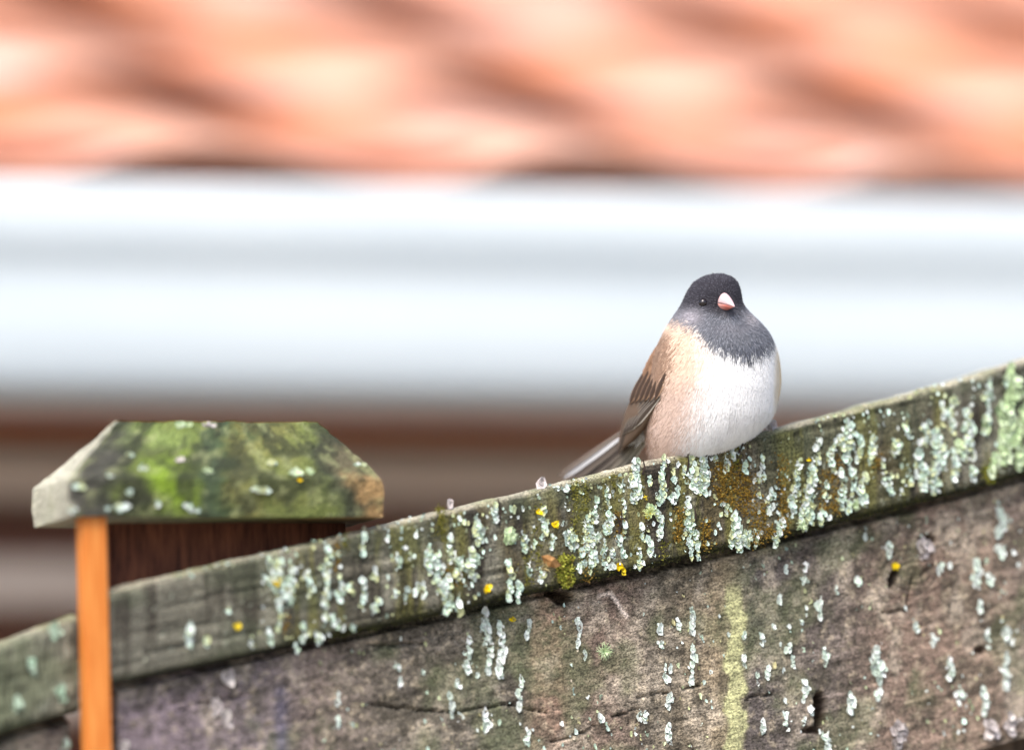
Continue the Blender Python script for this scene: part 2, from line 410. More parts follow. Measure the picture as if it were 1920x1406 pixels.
fence = empty('arched_fence', tuple(fw(U0 + .4, 0.0, .02)))
fence.rotation_euler = (0, 0, 0)
FINV = None
def adopt(o, parent):                # geometry is in world coordinates: keep it there
    o.parent = parent
    return o
def wobj(name, me, parent):
    o = bpy.data.objects.new(name, me); COL.objects.link(o)
    # shift the mesh so that the object's origin equals its parent's origin
    pw = Vector((0, 0, 0)); q = parent
    while q is not None: pw += q.location; q = q.parent
    me.transform(Matrix.Translation(-pw)); me.update()
    o.parent = parent
    return o
tag(fence, 'weathered arched wooden fence crusted with mint lichen, under the perched bird', 'fence')
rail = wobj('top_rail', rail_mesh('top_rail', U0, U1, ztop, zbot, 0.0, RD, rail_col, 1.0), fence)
rail['label'] = 'grey curved top rail crusted with pale lichen and gold moss'

# plank under the rail
CR = [((846, 1335), (905, 1327)), ((905, 1327), (962, 1319)), ((962, 1321), (1027, 1337)), ((1027, 1395), (1070, 1380)), ((1070, 1380), (1114, 1361)), ((1148, 1344), (1195, 1329)), ((1196, 1308), (1250, 1297)), ((1280, 1292), (1312, 1284)),
      ((1706, 1100), (1712, 1085)), ((1712, 1085), (1750, 1060)), ((1706, 1100), (1700, 1145)), ((1655, 1148), (1700, 1145)), ((690, 1208), (800, 1206)), ((330, 1330), (470, 1300)), ((700, 1322), (846, 1335)), ((1395, 1310), (1450, 1298))]
def plank_col(px, py, U, v):
    wx = px + 26 * (fbm(U * 22, v * 22, 81) - .5) + 14 * (fbm(U * 140, v * 90, 82) - .5)
    C = band(wx, [(0, (86, 88, 82)), (205, (112, 100, 108)), (330, (128, 114, 122)), (480, (110, 100, 104)), (600, (122, 108, 100)), (720, (104, 96, 86)), (860, (96, 90, 80)), (930, (84, 80, 72)), (985, (88, 80, 72)), (1005, (158, 132, 112)), (1050, (146, 118, 100)), (1075, (112, 96, 84)), (1150, (122, 102, 90)),
                  (1230, (98, 90, 78)), (1300, (120, 108, 88)), (1340, (150, 134, 108)), (1368, (128, 118, 92)), (1398, (112, 104, 92)), (1402, (82, 75, 74)), (1480, (86, 78, 74)), (1560, (98, 88, 82)), (1650, (116, 98, 86)), (1760, (134, 112, 98)), (1850, (140, 120, 104)), (1920, (124, 108, 98))])
    C = mixc(C, lin((112, 106, 98)), .22 + 0 * px)
    for sx_ in (992, 1312, 1400, 1604):       # grooves of old joints run down the face
        C = mixc(C, lin((62, 56, 50)), .5 * np.exp(-((px - sx_ + (fbm(v * 60, U * 0, 86) - .5) * 10) / 3.2) ** 2))
    gr = fbm(U * 16, v * 190 + 6 * fbm(U * 9, v * 9, 84), 83)
    C = C * (.50 + 1.0 * gr)[..., None]
    blot = fbm(U * 55, v * 55, 85)
    C = mixc(C, lin((66, 62, 52)), .60 * sst(.50, .66, blot))
    blot2 = fbm(U * 70 + 3, v * 48, 87)
    C = mixc(C, lin((184, 172, 154)), .50 * sst(.50, .72, blot2))
    fine = fbm(U * 330, v * 420, 88)
    C = mixc(C, lin((58, 54, 46)), .6 * sst(.52, .64, fine))
    fine2 = fbm(U * 300 + 5, v * 260, 89)
    C = mixc(C, lin((190, 176, 150)), .35 * sst(.60, .74, fine2))
    grn = fbm(U * 30, v * 30, 91)
    C = mixc(C, lin((92, 100, 70)), .45 * sst(.52, .68, grn))
    # pale algae run
    e = (fbm(U * 60, v * 90, 93) - .5) * 34
    s = sst(1361, 1368, px + e) * sst(1398, 1391, px + e) * sst(1085, 1120, py)
    C = mixc(C, lin((176, 176, 130)), s * (.55 + .5 * fbm(U * 200, v * 260, 95)))
    # dark drip, splinter and broken notch
    C = mixc(C, lin((84, 82, 100)), .7 * np.exp(-((px - 527) / 13) ** 2) * sst(1275, 1300, py))
    d = np.minimum(seg_dist(px, py, (1146, 1113), (1175, 1156)), seg_dist(px, py, (1124, 1117), (1147, 1112)))
    C = mixc(C, lin((206, 192, 180)), .8 * sst(5, 2, d))
    return C
def plank_mesh(name, u0, u1, ft, drop, back, depth, dx, colf, cracks=()):
    n = int((u1 - u0) / dx); m_ = int(drop / dx)
    us = np.linspace(u0, u1, n); t = np.linspace(0, 1, m_)
    zt = ft(us)
    U = np.repeat(us[:, None], m_, 1); Z = zt[:, None] - drop * t
    v = drop * t[None, :] + 0 * U
    B = np.full_like(U, back)
    bump = (fbm(U * 16, v * 300, 101) - .5) * .0016 + (fbm(U * 50, v * 60, 103) - .5) * .0022 + (fbm(U * 300, v * 300, 104) - .5) * .0009
    bump -= .0085 * sst(.0082, .0066, v + (fbm(U * 40, v * 0, 105) - .5) * .002)      # rebate where the rail sits on the plank
    W = fw(U, Z, B); px, py = proj(W.reshape(-1, 3)); px = px.reshape(n, m_); py = py.reshape(n, m_)
    C = colf(px, py, U, v)
    wob = (fbm(U * 160, v * 160, 107) - .5) * 9
    for a, b in cracks:
        d = seg_dist(px + wob * .4, py + wob, a, b)
        bump -= .0042 * sst(2.8, .4, d)
    for (hx_, hy_, rx, ry, sl_, dep) in [(1537, 1334, 11, 36, -.02, .014), (1522, 1368, 20, 7, 0, .006), (1676, 1082, 8, 22, .3, .008), (1052, 1118, 20, 15, -.4, .012), (1740, 1012, 16, 10, 0, .004), (1838, 1218, 10, 8, 0, .004)]:
        x_ = px - hx_ + (py - hy_) * sl_; y_ = py - hy_
        d = np.hypot(x_ / rx, y_ / ry) + (fbm(U * 300, v * 300, 109) - .5) * .5
        bump -= dep * sst(1.15, .75, d)
        C = mixc(C, lin((58, 42, 32)), .8 * sst(1.25, .8, d))
    # shallow knots
    for (kx, ky, rad) in [(1710, 1070, 90), (900, 1185, 80), (560, 1330, 40), (1870, 1190, 50)]:
        rr = np.hypot((px - kx) * .75, py - ky) + 14 * (fbm(U * 40, v * 40, 111) - .5)
        wgt = sst(rad, rad * .3, rr)
        C = C * (1 - .30 * wgt * (.5 + .5 * np.sin(rr * .62)))[..., None]
        bump += .0008 * wgt * np.sin(rr * .62)
    W = fw(U, Z, B - bump)
    nf = n * m_
    F = gridfaces(n, m_).tolist()
    # back sheet and edges
    Wb = fw(np.stack([us, us], 1), np.stack([zt, zt - drop], 1), np.full((n, 2), back + depth)).reshape(-1, 3)
    VV = np.concatenate([W.reshape(-1, 3), Wb]); CC = np.concatenate([C.reshape(-1, 3), np.tile(lin((80, 72, 60)), (len(Wb), 1))])
    UV = np.concatenate([np.stack([U, v], -1).reshape(-1, 2), np.stack([us, us], 1).reshape(-1, 1) * [1, 0] + np.tile([[0, 0], [0, drop]], (n, 1))])
    for i in range(n - 1):
        a, b = nf + 2 * i, nf + 2 * i + 2
        F += [(a, b, b + 1, a + 1), (i * m_, (i + 1) * m_, b, a), (i * m_ + m_ - 1, a + 1, b + 1, (i + 1) * m_ + m_ - 1)]
    F.append([j for j in range(m_)] + [nf + 1, nf]); e = (n - 1) * m_
    F.append([e + j for j in range(m_)][::-1] + [nf + 2 * (n - 1), nf + 2 * (n - 1) + 1])
    return mesh(name, VV, F, M['plank'], CC, UV, smooth=True)
PDROP = .147
plank = wobj('plank', plank_mesh('plank', U0 + .006, U1 - .002, lambda u: zbot(u) + .0045, PDROP, PLB, .020, .00115, plank_col, CR), fence)
plank['label'] = 'brown weathered plank with cracks and knot holes'
# mossy lower arris strip and upright boards below, down to the ground
usb = np.linspace(U0 + .01, U1, 60); zlow = zbot(usb) + .0045 - PDROP
bw = .118; x = U0 + .012; 
while x + bw < U1:
    zt0, zt1 = float(zbot(x)) - .07, float(zbot(x + bw - .005)) - .07
    ubs = [x, x + bw - .005]
    V = [fw(ub, zz_, bk) for ub, zt_ in zip(ubs, (zt0, zt1)) for bk in (PLB + .0205, PLB + .038) for zz_ in (0.0, zt_)]
    F = [(0, 1, 3, 2), (4, 6, 7, 5), (0, 4, 5, 1), (2, 3, 7, 6), (0, 2, 6, 4), (1, 5, 7, 3)]
    wobj('board', mesh('board', np.array(V), F, M['backboard']), fence)
    x += bw

# ------------------------------------------------------------------ post with cap and fresh cedar edge board
post = empty('fence_post', tuple(fw(onplane(420, 1000, .05)[0], 0.0, .05)))
tag(post, 'brown fence post with mossy green cap and bright orange cedar strip', 'post')
ua, ub = onplane(199, 1000, .036)[0], onplane(648, 960, .036)[0]
zc = onplane(420, 968, -.004)[1]                   # underside of the cap
def ubox(name, u0, u1, b0, b1, z0, z1, mt, parent, bev=.002):
    me = boxmesh(name, u0, u1, b0, b1, z0, z1, mt, bev)
    # local x = along fence, local y = back
    me.transform(Matrix(((FT[0], -FN[0], 0, P0[0]), (FT[1], -FN[1], 0, P0[1]), (0, 0, 1, 0), (0, 0, 0, 1))))
    return wobj(name, me, parent)
ubox('shaft', ua + .002, ub, RD + .001, .064, 0.0, zc + .003, M['postwood'], post)
uc0, uc1 = onplane(160, 1200, -.001)[0], U0 - .0006
eb = ubox('edge_board', uc0, uc1, -.001, .0125, 0.0, zc + .002, M['cedar'], post, .0012)
eb['label'] = 'fresh orange cedar edge board'
# cap: bevelled block, surfaces gridded for colour and wear
def cap_mesh():
    l0 = onplane(131, 960, -.004)[0]; r0 = onplane(721, 950, -.004)[0]
    b0, b1 = -.004, .064
    h1 = (962 - 893) * SPX; h2 = h1 + .033
    ins = .026; insb = .028
    tl, tr = l0 + .036, r0 - .027
    ring = lambda a, b, c, d, z: [(a, c, z), (b, c, z), (b, d, z), (a, d, z)]
    lev = [ring(l0, r0, b0, b1, 0), ring(l0 - .0004, r0 + .0004, b0 - .0004, b1, h1 * .5), ring(l0, r0, b0, b1, h1), ring(tl, tr, b0 + insb, b1 - insb, h2)]
    # resample each ring
    seg = 70; side = 26
    def rs(rg):
        o = []
        for i, nseg in enumerate((seg, side, seg, side)):
            a = np.array(rg[i]); b = np.array(rg[(i + 1) % 4])
            o += [a + (b - a) * t for t in np.arange(nseg) / nseg]
        return np.array(o)
    L = [rs(q) for q in lev]
    rows = []
    for a, b, kk in ((L[0], L[1], 6), (L[1], L[2], 6), (L[2], L[3], 20)):
        for t in np.arange(kk) / kk: rows.append(a * (1 - t) + b * t)
    rows.append(L[3])
    mm_ = L[0].shape[0]; 
    G = np.array(rows); 
    U, B, Z = G[..., 0], G[..., 1], G[..., 2]
    s = np.arange(mm_)[None, :] * .0026 + 0 * U
    v = np.cumsum(np.concatenate([np.zeros((1, mm_)), np.sqrt(((np.diff(G, axis=0)) ** 2).sum(-1))]), 0)
    nz = (fbm(s * 60, v * 60, 121) - .5) * .0036 + (fbm(s * 300, v * 300, 123) - .5) * .0016
    cu, cb = (l0 + r0) / 2, (b0 + b1) / 2
    du = np.sign(U - cu) * (np.abs(U - cu) > .05); 
    B2 = B - nz * np.where(B < cb, 1, -1); Z2 = Z + nz * .6 * (Z > .002); U2 = U + nz * .7 * du
    W = fw(U2, Z2 + zc, B2)
    px, py = proj(W.reshape(-1, 3)); px = px.reshape(U.shape); py = py.reshape(U.shape)
    wx = px + 150 * (fbm(s * 34, v * 50, 125) - .5) + 60 * (fbm(s * 160, v * 160, 126) - .5); wy = py + 60 * (fbm(s * 40, v * 40, 127) - .5)
    C = band(wx, [(40, (170, 170, 150)), (118, (176, 174, 154)), (140, (74, 72, 66)), (240, (70, 70, 62)), (275, (84, 92, 52)), (300, (98, 112, 56)), (360, (100, 112, 56)), (395, (62, 74, 56)), (440, (66, 80, 52)), (475, (112, 112, 64)), (560, (104, 114, 62)), (600, (72, 78, 56)), (660, (92, 86, 66)), (740, (120, 112, 84))])
    C = mixc(C, lin((156, 126, 84)), .85 * sst(630, 660, wx) * sst(885, 905, wy))
    C = mixc(C, lin((126, 156, 40)), .85 * np.exp(-((wx - 328) / 36) ** 2 - ((wy - 910) / 50) ** 2))
    C = mixc(C, lin((128, 146, 86)), .7 * np.exp(-((wx - 290) / 60) ** 2 - ((wy - 820) / 22) ** 2))
    C = mixc(C, lin((46, 50, 36)), .75 * sst(.48, .62, fbm(s * 80, v * 80, 129)) * sst(150, 200, px))
    C = mixc(C, lin((150, 156, 110)), .4 * sst(.56, .7, fbm(s * 110, v * 110, 131)))
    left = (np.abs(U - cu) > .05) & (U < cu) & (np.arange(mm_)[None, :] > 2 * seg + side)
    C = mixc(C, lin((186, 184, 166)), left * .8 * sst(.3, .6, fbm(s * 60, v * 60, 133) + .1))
    VV = W.reshape(-1, 3); F = gridfaces(len(G), mm_, wrap=True).tolist()
    top = (len(G) - 1) * mm_
    F.append([top + i for i in range(mm_)]); F.append(list(range(mm_))[::-1])
    return mesh('cap', VV, F, M['capwood'], C.reshape(-1, 3), np.stack([s, v], -1).reshape(-1, 2), smooth=False)
cap = wobj('cap', cap_mesh(), post)
cap['label'] = 'mossy bevelled wooden post cap'

# ------------------------------------------------------------------ the next panel, beyond the post
fence2 = empty('wooden_fence', tuple(fw(uc0 - .4, 0.0, .03)))
tag(fence2, 'lower greenish fence rail and plank beside the orange cedar strip', 'fence')
LB = .010
t2 = curve([(0, 1203), (70, 1178), (142, 1153)], LB, 1); b2 = curve([(0, 1377), (70, 1357), (142, 1337)], LB, 1)
def rail2_col(px, py, U, v, h, B, k):
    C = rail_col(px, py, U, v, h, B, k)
    return mixc(C, lin((96, 104, 78)), .45 * sst(.35, .6, fbm(U * 40, v * 40, 141)))
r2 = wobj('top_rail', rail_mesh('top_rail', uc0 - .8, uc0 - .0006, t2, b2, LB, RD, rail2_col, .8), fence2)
p2 = wobj('plank', plank_mesh('plank', uc0 - .8, uc0 - .003, lambda u: b2(u) + .0045, PDROP, LB + .012, .020, .0024, plank_col), fence2)
x = uc0 - .8
while x + bw < uc0:
    V = [fw(ub_, zz_, bk) for ub_ in (x, x + bw - .005) for bk in (LB + .0325, LB + .050) for zz_ in (0.0, float(b2(ub_)) - .07)]
    wobj('board', mesh('board', np.array(V), [(0, 1, 3, 2), (4, 6, 7, 5), (0, 4, 5, 1), (2, 3, 7, 6), (0, 2, 6, 4), (1, 5, 7, 3)], M['backboard']), fence2)
    x += bw

# ------------------------------------------------------------------ lichen and moss
MINT = [lin((214, 233, 222)), lin((200, 224, 212)), lin((226, 236, 231)), lin((182, 204, 182)), lin((200, 212, 172)), lin((220, 230, 226)), lin((190, 196, 150))]
GREEN = [lin((196, 216, 170)), lin((180, 204, 158)), lin((206, 222, 190))]
PINK = [lin((198, 190, 188)), lin((184, 176, 174)), lin((206, 200, 196))]
YEL = [lin((232, 206, 30)), lin((226, 194, 20)), lin((236, 212, 60))]
def flakes(pts, rad, pal, back, nrm=None, lift=.65, tall=1.5, dark=.12):
    """pts: photo pixels; each becomes a crinkled lobed flake whose rim stands off the wood"""
    n = len(pts)
    if n == 0: return None
    K_ = 8
    r = RNG.choice([.55, .8, 1.0, 1.2, 1.6], n, p=[.3, .25, .2, .15, .1]) * RNG.uniform(.8, 1.2, n) * rad * 1.12 * SPX
    V = np.zeros((n, K_ + 1 + K_, 3)); C = np.zeros((n, 2 * K_ + 1, 3))
    cen = np.array([fw(*onplane(x, y, back), back) for x, y in pts])
    ang0 = RNG.uniform(0, 6.28, n); tilt = RNG.normal(0, .35, n); tiltv = RNG.normal(-.25, .35, n)
    base = np.array([pal[i] for i in RNG.integers(0, len(pal), n)]) * RNG.uniform(.62, 1.15, n)[:, None]
    Zv = np.array([0, 0, 1.0])
    h0 = RNG.uniform(.1, .5, n) * r
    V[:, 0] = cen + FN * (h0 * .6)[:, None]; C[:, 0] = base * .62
    for k in range(K_):
        a = ang0 + 6.283 * k / K_
        rr = r * RNG.uniform(.55, 1.3, n)
        x = np.cos(a) * rr; z = np.sin(a) * rr * tall
        hh = (h0 + RNG.uniform(.1, 1.0, n) * r * lift + tilt * x + tiltv * z)
        hh = np.maximum(hh, .00015)
        P = cen + FT * x[:, None] + Zv * z[:, None] + FN * hh[:, None]
        V[:, 1 + k] = P; C[:, 1 + k] = base * RNG.uniform(.9, 1.12, n)[:, None]
        # rolled rim going back to the wood
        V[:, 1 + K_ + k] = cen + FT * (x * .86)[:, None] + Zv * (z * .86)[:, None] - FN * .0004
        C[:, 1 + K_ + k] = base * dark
    F = []
    for k in range(K_):
        k2 = (k + 1) % K_
        F.append((0, 1 + k, 1 + k2)); F.append((1 + k, 1 + K_ + k, 1 + K_ + k2)); F.append((1 + k, 1 + K_ + k2, 1 + k2))
    F = np.array(F)[None] + (np.arange(n) * (2 * K_ + 1))[:, None, None]
    return V.reshape(-1, 3), F.reshape(-1, 3), np.clip(C.reshape(-1, 3), 0, .9)
def lichen(name, pts, rad, pal, back, parent, stuff=False, **kw):
    q = flakes(pts, rad, pal, back, **kw)
    if q is None: return
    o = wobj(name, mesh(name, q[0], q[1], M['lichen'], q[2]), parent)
    if stuff: o['kind'] = 'stuff'
    return o
def streak_pts(x, y0, y1, wd, dens):
    wd = wd * (.74 if wd > 10 else .85)
    L_ = y1 - y0; n = max(4, int(dens * wd * (L_ + wd * .5) / 14))
    t = RNG.uniform(0, 1, n); 
    wob = np.sin(t * RNG.uniform(3, 8) + RNG.uniform(0, 6)) * wd * .25
    prof = .35 + .65 * np.sin(np.pi * np.clip(t * .9 + .05, 0, 1)) * (0.55 + .9 * vn(t * 6, 0 * t + x))
    return np.stack([x + wob + RNG.normal(0, .30, n) * wd * prof, y0 + t * L_ + RNG.normal(0, 2, n)], 1)

# (x, top, bottom, width, density) of the lichen runs on the rail's face
RUNS = [(524, 1050, 1130, 34, .9), (545, 1060, 1125, 26, .8), (508, 1046, 1100, 16, .6), (524, 1120, 1180, 12, .8), (579, 1068, 1120, 13, .8), (613, 1027, 1089, 20, 1), (611, 1089, 1167, 13, 1), (637, 1089, 1125, 16, .7), (622, 1146, 1166, 10, .8), (654, 1096, 1112, 22, .6),
        (681, 1000, 1041, 9, .8), (681, 1085, 1143, 10, .9), (705, 1123, 1150, 16, .8), (702, 1066, 1090, 12, .6), (746, 1041, 1064, 12, .6), (768, 1036, 1050, 16, .5), (782, 1096, 1116, 8, .8), (794, 1096, 1118, 7, .8), (760, 1102, 1135, 7, .8), (742, 1105, 1122, 7, .7),
        (804, 1018, 1075, 16, 1.1), (820, 1036, 1070, 24, 1), (842, 1007, 1055, 12, 1.1), (858, 1040, 1085, 20, 1), (836, 1078, 1150, 24, 1.2), (820, 1070, 1110, 16, 1), (860, 1120, 1150, 10, .6), (893, 968, 1020, 17, 1.3), (884, 1030, 1086, 24, 1.2), (903, 990, 1014, 7, 1), (927, 942, 978, 9, 1.1),
        (982, 998, 1036, 10, 1), (954, 1045, 1123, 13, .9), (1019, 950, 1009, 17, 1.1), (1000, 1015, 1030, 12, .7), (971, 1089, 1125, 10, .9), (1016, 1065, 1090, 10, .8), (1036, 1000, 1030, 10, .6), (990, 1050, 1080, 8, .7), (1067, 993, 1030, 17, 1), (1062, 912, 932, 8, 1), (1076, 996, 1030, 16, 1), (1105, 958, 1062, 26, 1.2), (1117, 930, 978, 11, 1.1),
        (1090, 1030, 1070, 18, .9), (1142, 960, 998, 26, 1.1), (1139, 918, 950, 9, .9), (1148, 1027, 1068, 10, 1.1), (1134, 1022, 1070, 9, 1.1), (1165, 1000, 1040, 14, .9), (1166, 903, 938, 8, .9), (1170, 945, 1000, 7, .8), (1193, 860, 902, 14, 1.3), (1190, 895, 940, 25, 1.4), (1217, 890, 912, 7, 1),
        (1243, 858, 900, 12, 1.3), (1240, 895, 942, 17, 1.3), (1263, 878, 906, 7, .9), (1268, 912, 938, 8, .8), (1282, 868, 894, 9, 1), (1299, 852, 920, 15, 1.1), (1320, 848, 912, 17, 1.2), (1310, 890, 922, 28, 1.1), (1293, 934, 998, 17, 1.2), (1306, 998, 1046, 10, 1.1), (1294, 1004, 1044, 10, 1), (1288, 975, 1000, 16, 1),
        (1237, 960, 1010, 13, 1.1), (1230, 950, 975, 9, .9), (1216, 1004, 1042, 9, 1.1), (1199, 1025, 1068, 8, 1), (1202, 980, 1010, 9, .8), (1260, 925, 936, 20, .6), (1375, 824, 860, 11, 1.2), (1362, 856, 884, 13, 1), (1398, 862, 880, 10, 1), (1340, 850, 864, 8, .8), (1430, 856, 900, 8, .8), (1424, 888, 905, 9, .8), (1445, 920, 952, 15, 1.1), (1383, 960, 1032, 25, 1.2), (1397, 1005, 1024, 24, 1), (1372, 1000, 1030, 10, 1), (1360, 940, 962, 16, .8),
        (1463, 970, 1008, 13, 1.1), (1452, 1000, 1020, 10, .8), (1419, 990, 1025, 9, .6), (1495, 860, 900, 18, 1.1), (1490, 900, 960, 20, 1.2), (1502, 955, 994, 16, 1.1), (1518, 872, 975, 25, 1.2), (1532, 824, 872, 12, 1), (1547, 905, 936, 15, 1), (1559, 833, 884, 17, 1.1), (1590, 788, 866, 24, 1.2), (1578, 805, 840, 20, 1.1), (1610, 820, 862, 18, 1), (1634, 815, 866, 16, 1), (1618, 890, 948, 20, 1.2), (1579, 880, 956, 14, 1.1), (1600, 876, 930, 16, 1), (1590, 935, 960, 14, 1), (1540, 950, 985, 12, .8), (1656, 860, 905, 12, .6),
        (1679, 822, 853, 19, 1.1), (1670, 888, 928, 13, 1), (1700, 780, 824, 14, .6), (1706, 880, 910, 12, .7), (1726, 844, 922, 24, 1.2), (1759, 804, 880, 30, 1.2), (1752, 880, 926, 20, 1.1), (1735, 796, 830, 18, .8), (1784, 746, 806, 17, 1.1), (1768, 755, 800, 12, .8), (1815, 766, 818, 24, 1.2), (1812, 815, 862, 26, 1), (1790, 845, 905, 14, .9), (1824, 850, 905, 10, .9), (1853, 708, 784, 13, 1), (1847, 780, 815, 18, 1),
        (356, 1172, 1208, 13, 1.2), (388, 1196, 1210, 11, .8), (471, 1196, 1212, 11, .8), (505, 1182, 1212, 11, 1), (570, 1172, 1203, 16, 1.2), (555, 1205, 1222, 9, .8), (425, 1140, 1150, 8, .5), (660, 1170, 1184, 12, .8), (596, 1190, 1204, 14, .8)]
RUNSG = [(1898, 686, 750, 22, 1.2), (1884, 758, 868, 36, 1.2), (1909, 822, 882, 18, 1.1), (1862, 850, 880, 16, .9), (1800, 826, 856, 18, .8), (958, 996, 1016, 22, 1), (1216, 948, 970, 15, 1), (1895, 710, 780, 30, .9), (1926, 730, 840, 24, 1), (1848, 782, 806, 14, 1)]
PLK = [(912, 1140, 1210, 12, 1.2), (905, 1160, 1180, 8, 1), (917, 1205, 1268, 12, 1.2), (938, 1166, 1266, 13, 1.3), (878, 1194, 1256, 14, 1.3), (1084, 1160, 1209, 8, 1.2), (1096, 1220, 1238, 5, 1), (989, 1165, 1195, 7, .8), (1297, 1140, 1186, 10, 1.2), (1298, 1212, 1276, 8, 1.1), (1248, 1248, 1278, 7, 1.2), (1257, 1246, 1260, 5, 1), (1271, 1158, 1180, 10, .8), (1235, 1170, 1184, 8, .9), (1236, 1198, 1214, 10, .7),
       (1255, 1300, 1326, 10, 1.1), (1199, 1330, 1347, 7, 1), (1254, 1352, 1394, 9, 1.1), (1208, 1330, 1350, 6, .8), (973, 1297, 1324, 12, 1.2), (989, 1366, 1394, 8, 1.2), (910, 1335, 1376, 8, 1), (844, 1306, 1338, 7, 1), (860, 1270, 1290, 10, .7), (894, 1262, 1272, 7, 1), (1054, 1348, 1358, 6, 1), (1126, 1346, 1356, 6, 1), (976, 1270, 1290, 5, .8),
       (1473, 1060, 1074, 6, 1), (1511, 1054, 1067, 10, 1.1), (1461, 1112, 1132, 7, 1.2), (1535, 1120, 1158, 11, 1.2), (1511, 1140, 1152, 6, .9), (1430, 1186, 1210, 8, 1.2), (1545, 1214, 1244, 12, 1.2), (1645, 1214, 1276, 20, 1.4), (1648, 1296, 1310, 16, .8), (1717, 1166, 1184, 9, 1), (1749, 1190, 1212, 10, 1), (1781, 1230, 1276, 11, 1), (1885, 1224, 1292, 14, 1.2), (1889, 1178, 1204, 15, 1.1), (1853, 1180, 1220, 11, .8), (1876, 955, 1004, 20, 1.4), (1874, 1024, 1040, 17, 1.1), (1830, 1050, 1098, 15, 1.1),
       (1853, 1074, 1092, 18, .8), (1838, 1126, 1150, 12, .8), (1846, 1288, 1336, 14, 1), (1798, 1288, 1318, 13, 1), (1595, 1302, 1340, 10, 1.1), (1508, 1272, 1312, 12, 1.2), (1519, 1326, 1344, 9, 1), (1506, 1344, 1360, 11, 1), (1550, 1374, 1406, 16, 1), (1486, 1230, 1252, 8, 1), (1480, 1206, 1220, 10, .8), (1420, 1264, 1286, 6, 1), (1438, 1240, 1272, 6, 1), (1394, 1226, 1250, 6, 1), (1428, 1346, 1370, 9, .9), (1472, 1340, 1365, 8, .9), (1665, 1016, 1040, 9, .9), (1764, 1054, 1068, 16, .9), (1621, 1000, 1012, 8, .8), (1510, 1080, 1092, 20, .5), (1608, 1080, 1096, 20, .6), (1567, 1104, 1112, 12, .7), (632, 1298, 1318, 8, 1), (634, 1346, 1362, 9, .8), (745, 1240, 1252, 7, .8), (750, 1268, 1290, 8, .8), (795, 1250, 1262, 6, .8), (860, 1334, 1350, 6, .7), (1394, 1188, 1206, 5, .8), (1367, 1186, 1196, 5, .8), (1450, 1170, 1182, 5, .8), (1482, 1165, 1178, 6, .8), (1503, 1160, 1172, 6, .8)]
PLKP = [(1683, 1358, 1402, 18, 1), (1695, 1362, 1378, 12, .8), (1856, 1354, 1384, 28, 1), (1895, 1340, 1370, 22, 1), (1736, 1020, 1040, 22, 1), (425, 1265, 1275, 34, .4), (405, 1312, 1334, 18, .5), (425, 1344, 1360, 20, .5), (230, 1388, 1404, 14, .7)]
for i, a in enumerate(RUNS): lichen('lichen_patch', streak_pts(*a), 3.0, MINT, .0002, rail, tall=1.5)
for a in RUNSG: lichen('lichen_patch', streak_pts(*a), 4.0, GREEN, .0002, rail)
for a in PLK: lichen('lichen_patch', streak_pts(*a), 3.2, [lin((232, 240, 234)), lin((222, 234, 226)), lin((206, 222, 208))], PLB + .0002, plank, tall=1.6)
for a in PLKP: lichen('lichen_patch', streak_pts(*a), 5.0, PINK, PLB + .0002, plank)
# the rail and plank go on being crusted past the picture's edge
for k in range(34):
    u = U1 - .53 + .50 * RNG.random(); f = RNG.uniform(.45, .95); on_rail = k < 22
    z = zbot(u) + (ztop(u) - zbot(u)) * f if on_rail else zbot(u) - .02 - .09 * RNG.random()
    bk = .0 if on_rail else PLB
    qx, qy = proj(fw(np.array([u]), np.array([float(z)]), bk)); L_ = RNG.uniform(25, 70) if on_rail else RNG.uniform(12, 45)
    lichen('lichen_patch', streak_pts(qx[0], qy[0], qy[0] + L_, RNG.uniform(10, 26) if on_rail else RNG.uniform(7, 14), 1.1), 3.4, MINT if k % 4 else GREEN, bk + .0002, rail if on_rail else plank)
# yellow spots
for x, y, r_ in [(913, 1105, 8), (1041, 983, 9), (1208, 934, 8), (1216, 965, 7), (1169, 1069, 7), (519, 1089, 8), (446, 1174, 8), (1010, 958, 4), (1160, 1060, 4), (1516, 862, 5)]:
    lichen('yellow_lichen', np.array([x, y]) + RNG.normal(0, r_ * .33, (max(3, int(r_ * 1.2)), 2)), 3.2, YEL, .0002, rail, tall=1.2)
for x, y, r_ in [(960, 1159, 7), (1679, 1059, 10)]:
    lichen('yellow_lichen', np.array([x, y]) + RNG.normal(0, r_ * .33, (max(3, int(r_ * 1.2)), 2)), 3.2, YEL, PLB + .0002, plank, tall=1.2)
# fine specks, too many to count
n = 900
xs_ = RNG.uniform(470, 1925, n); f_ = RNG.uniform(.04, .97, n)
uu = np.array([onplane(x, 900)[0] for x in xs_]); zz_ = zbot(uu) + (ztop(uu) - zbot(uu)) * f_
qx, qy = proj(fw(uu, zz_, 0.0)); keep = fbm(qx * .03, qy * .008, 151) > .47
lichen('lichen_specks', np.stack([qx, qy], 1)[keep], 2.4, MINT, .0002, rail, stuff=True)
n = 1100
xs_ = RNG.uniform(560, 1925, n); f_ = RNG.uniform(.04, .97, n)
uu = np.array([onplane(x, 1200, PLB)[0] for x in xs_]); zz_ = zbot(uu) - .135 * f_
qx, qy = proj(fw(uu, zz_, PLB)); keep = fbm(qx * .02, qy * .012, 153) > .46
lichen('lichen_specks', np.stack([qx, qy], 1)[keep], 1.9, MINT + [lin((190, 184, 140)), lin((200, 190, 170))], PLB + .0002, plank, stuff=True, tall=1.8)
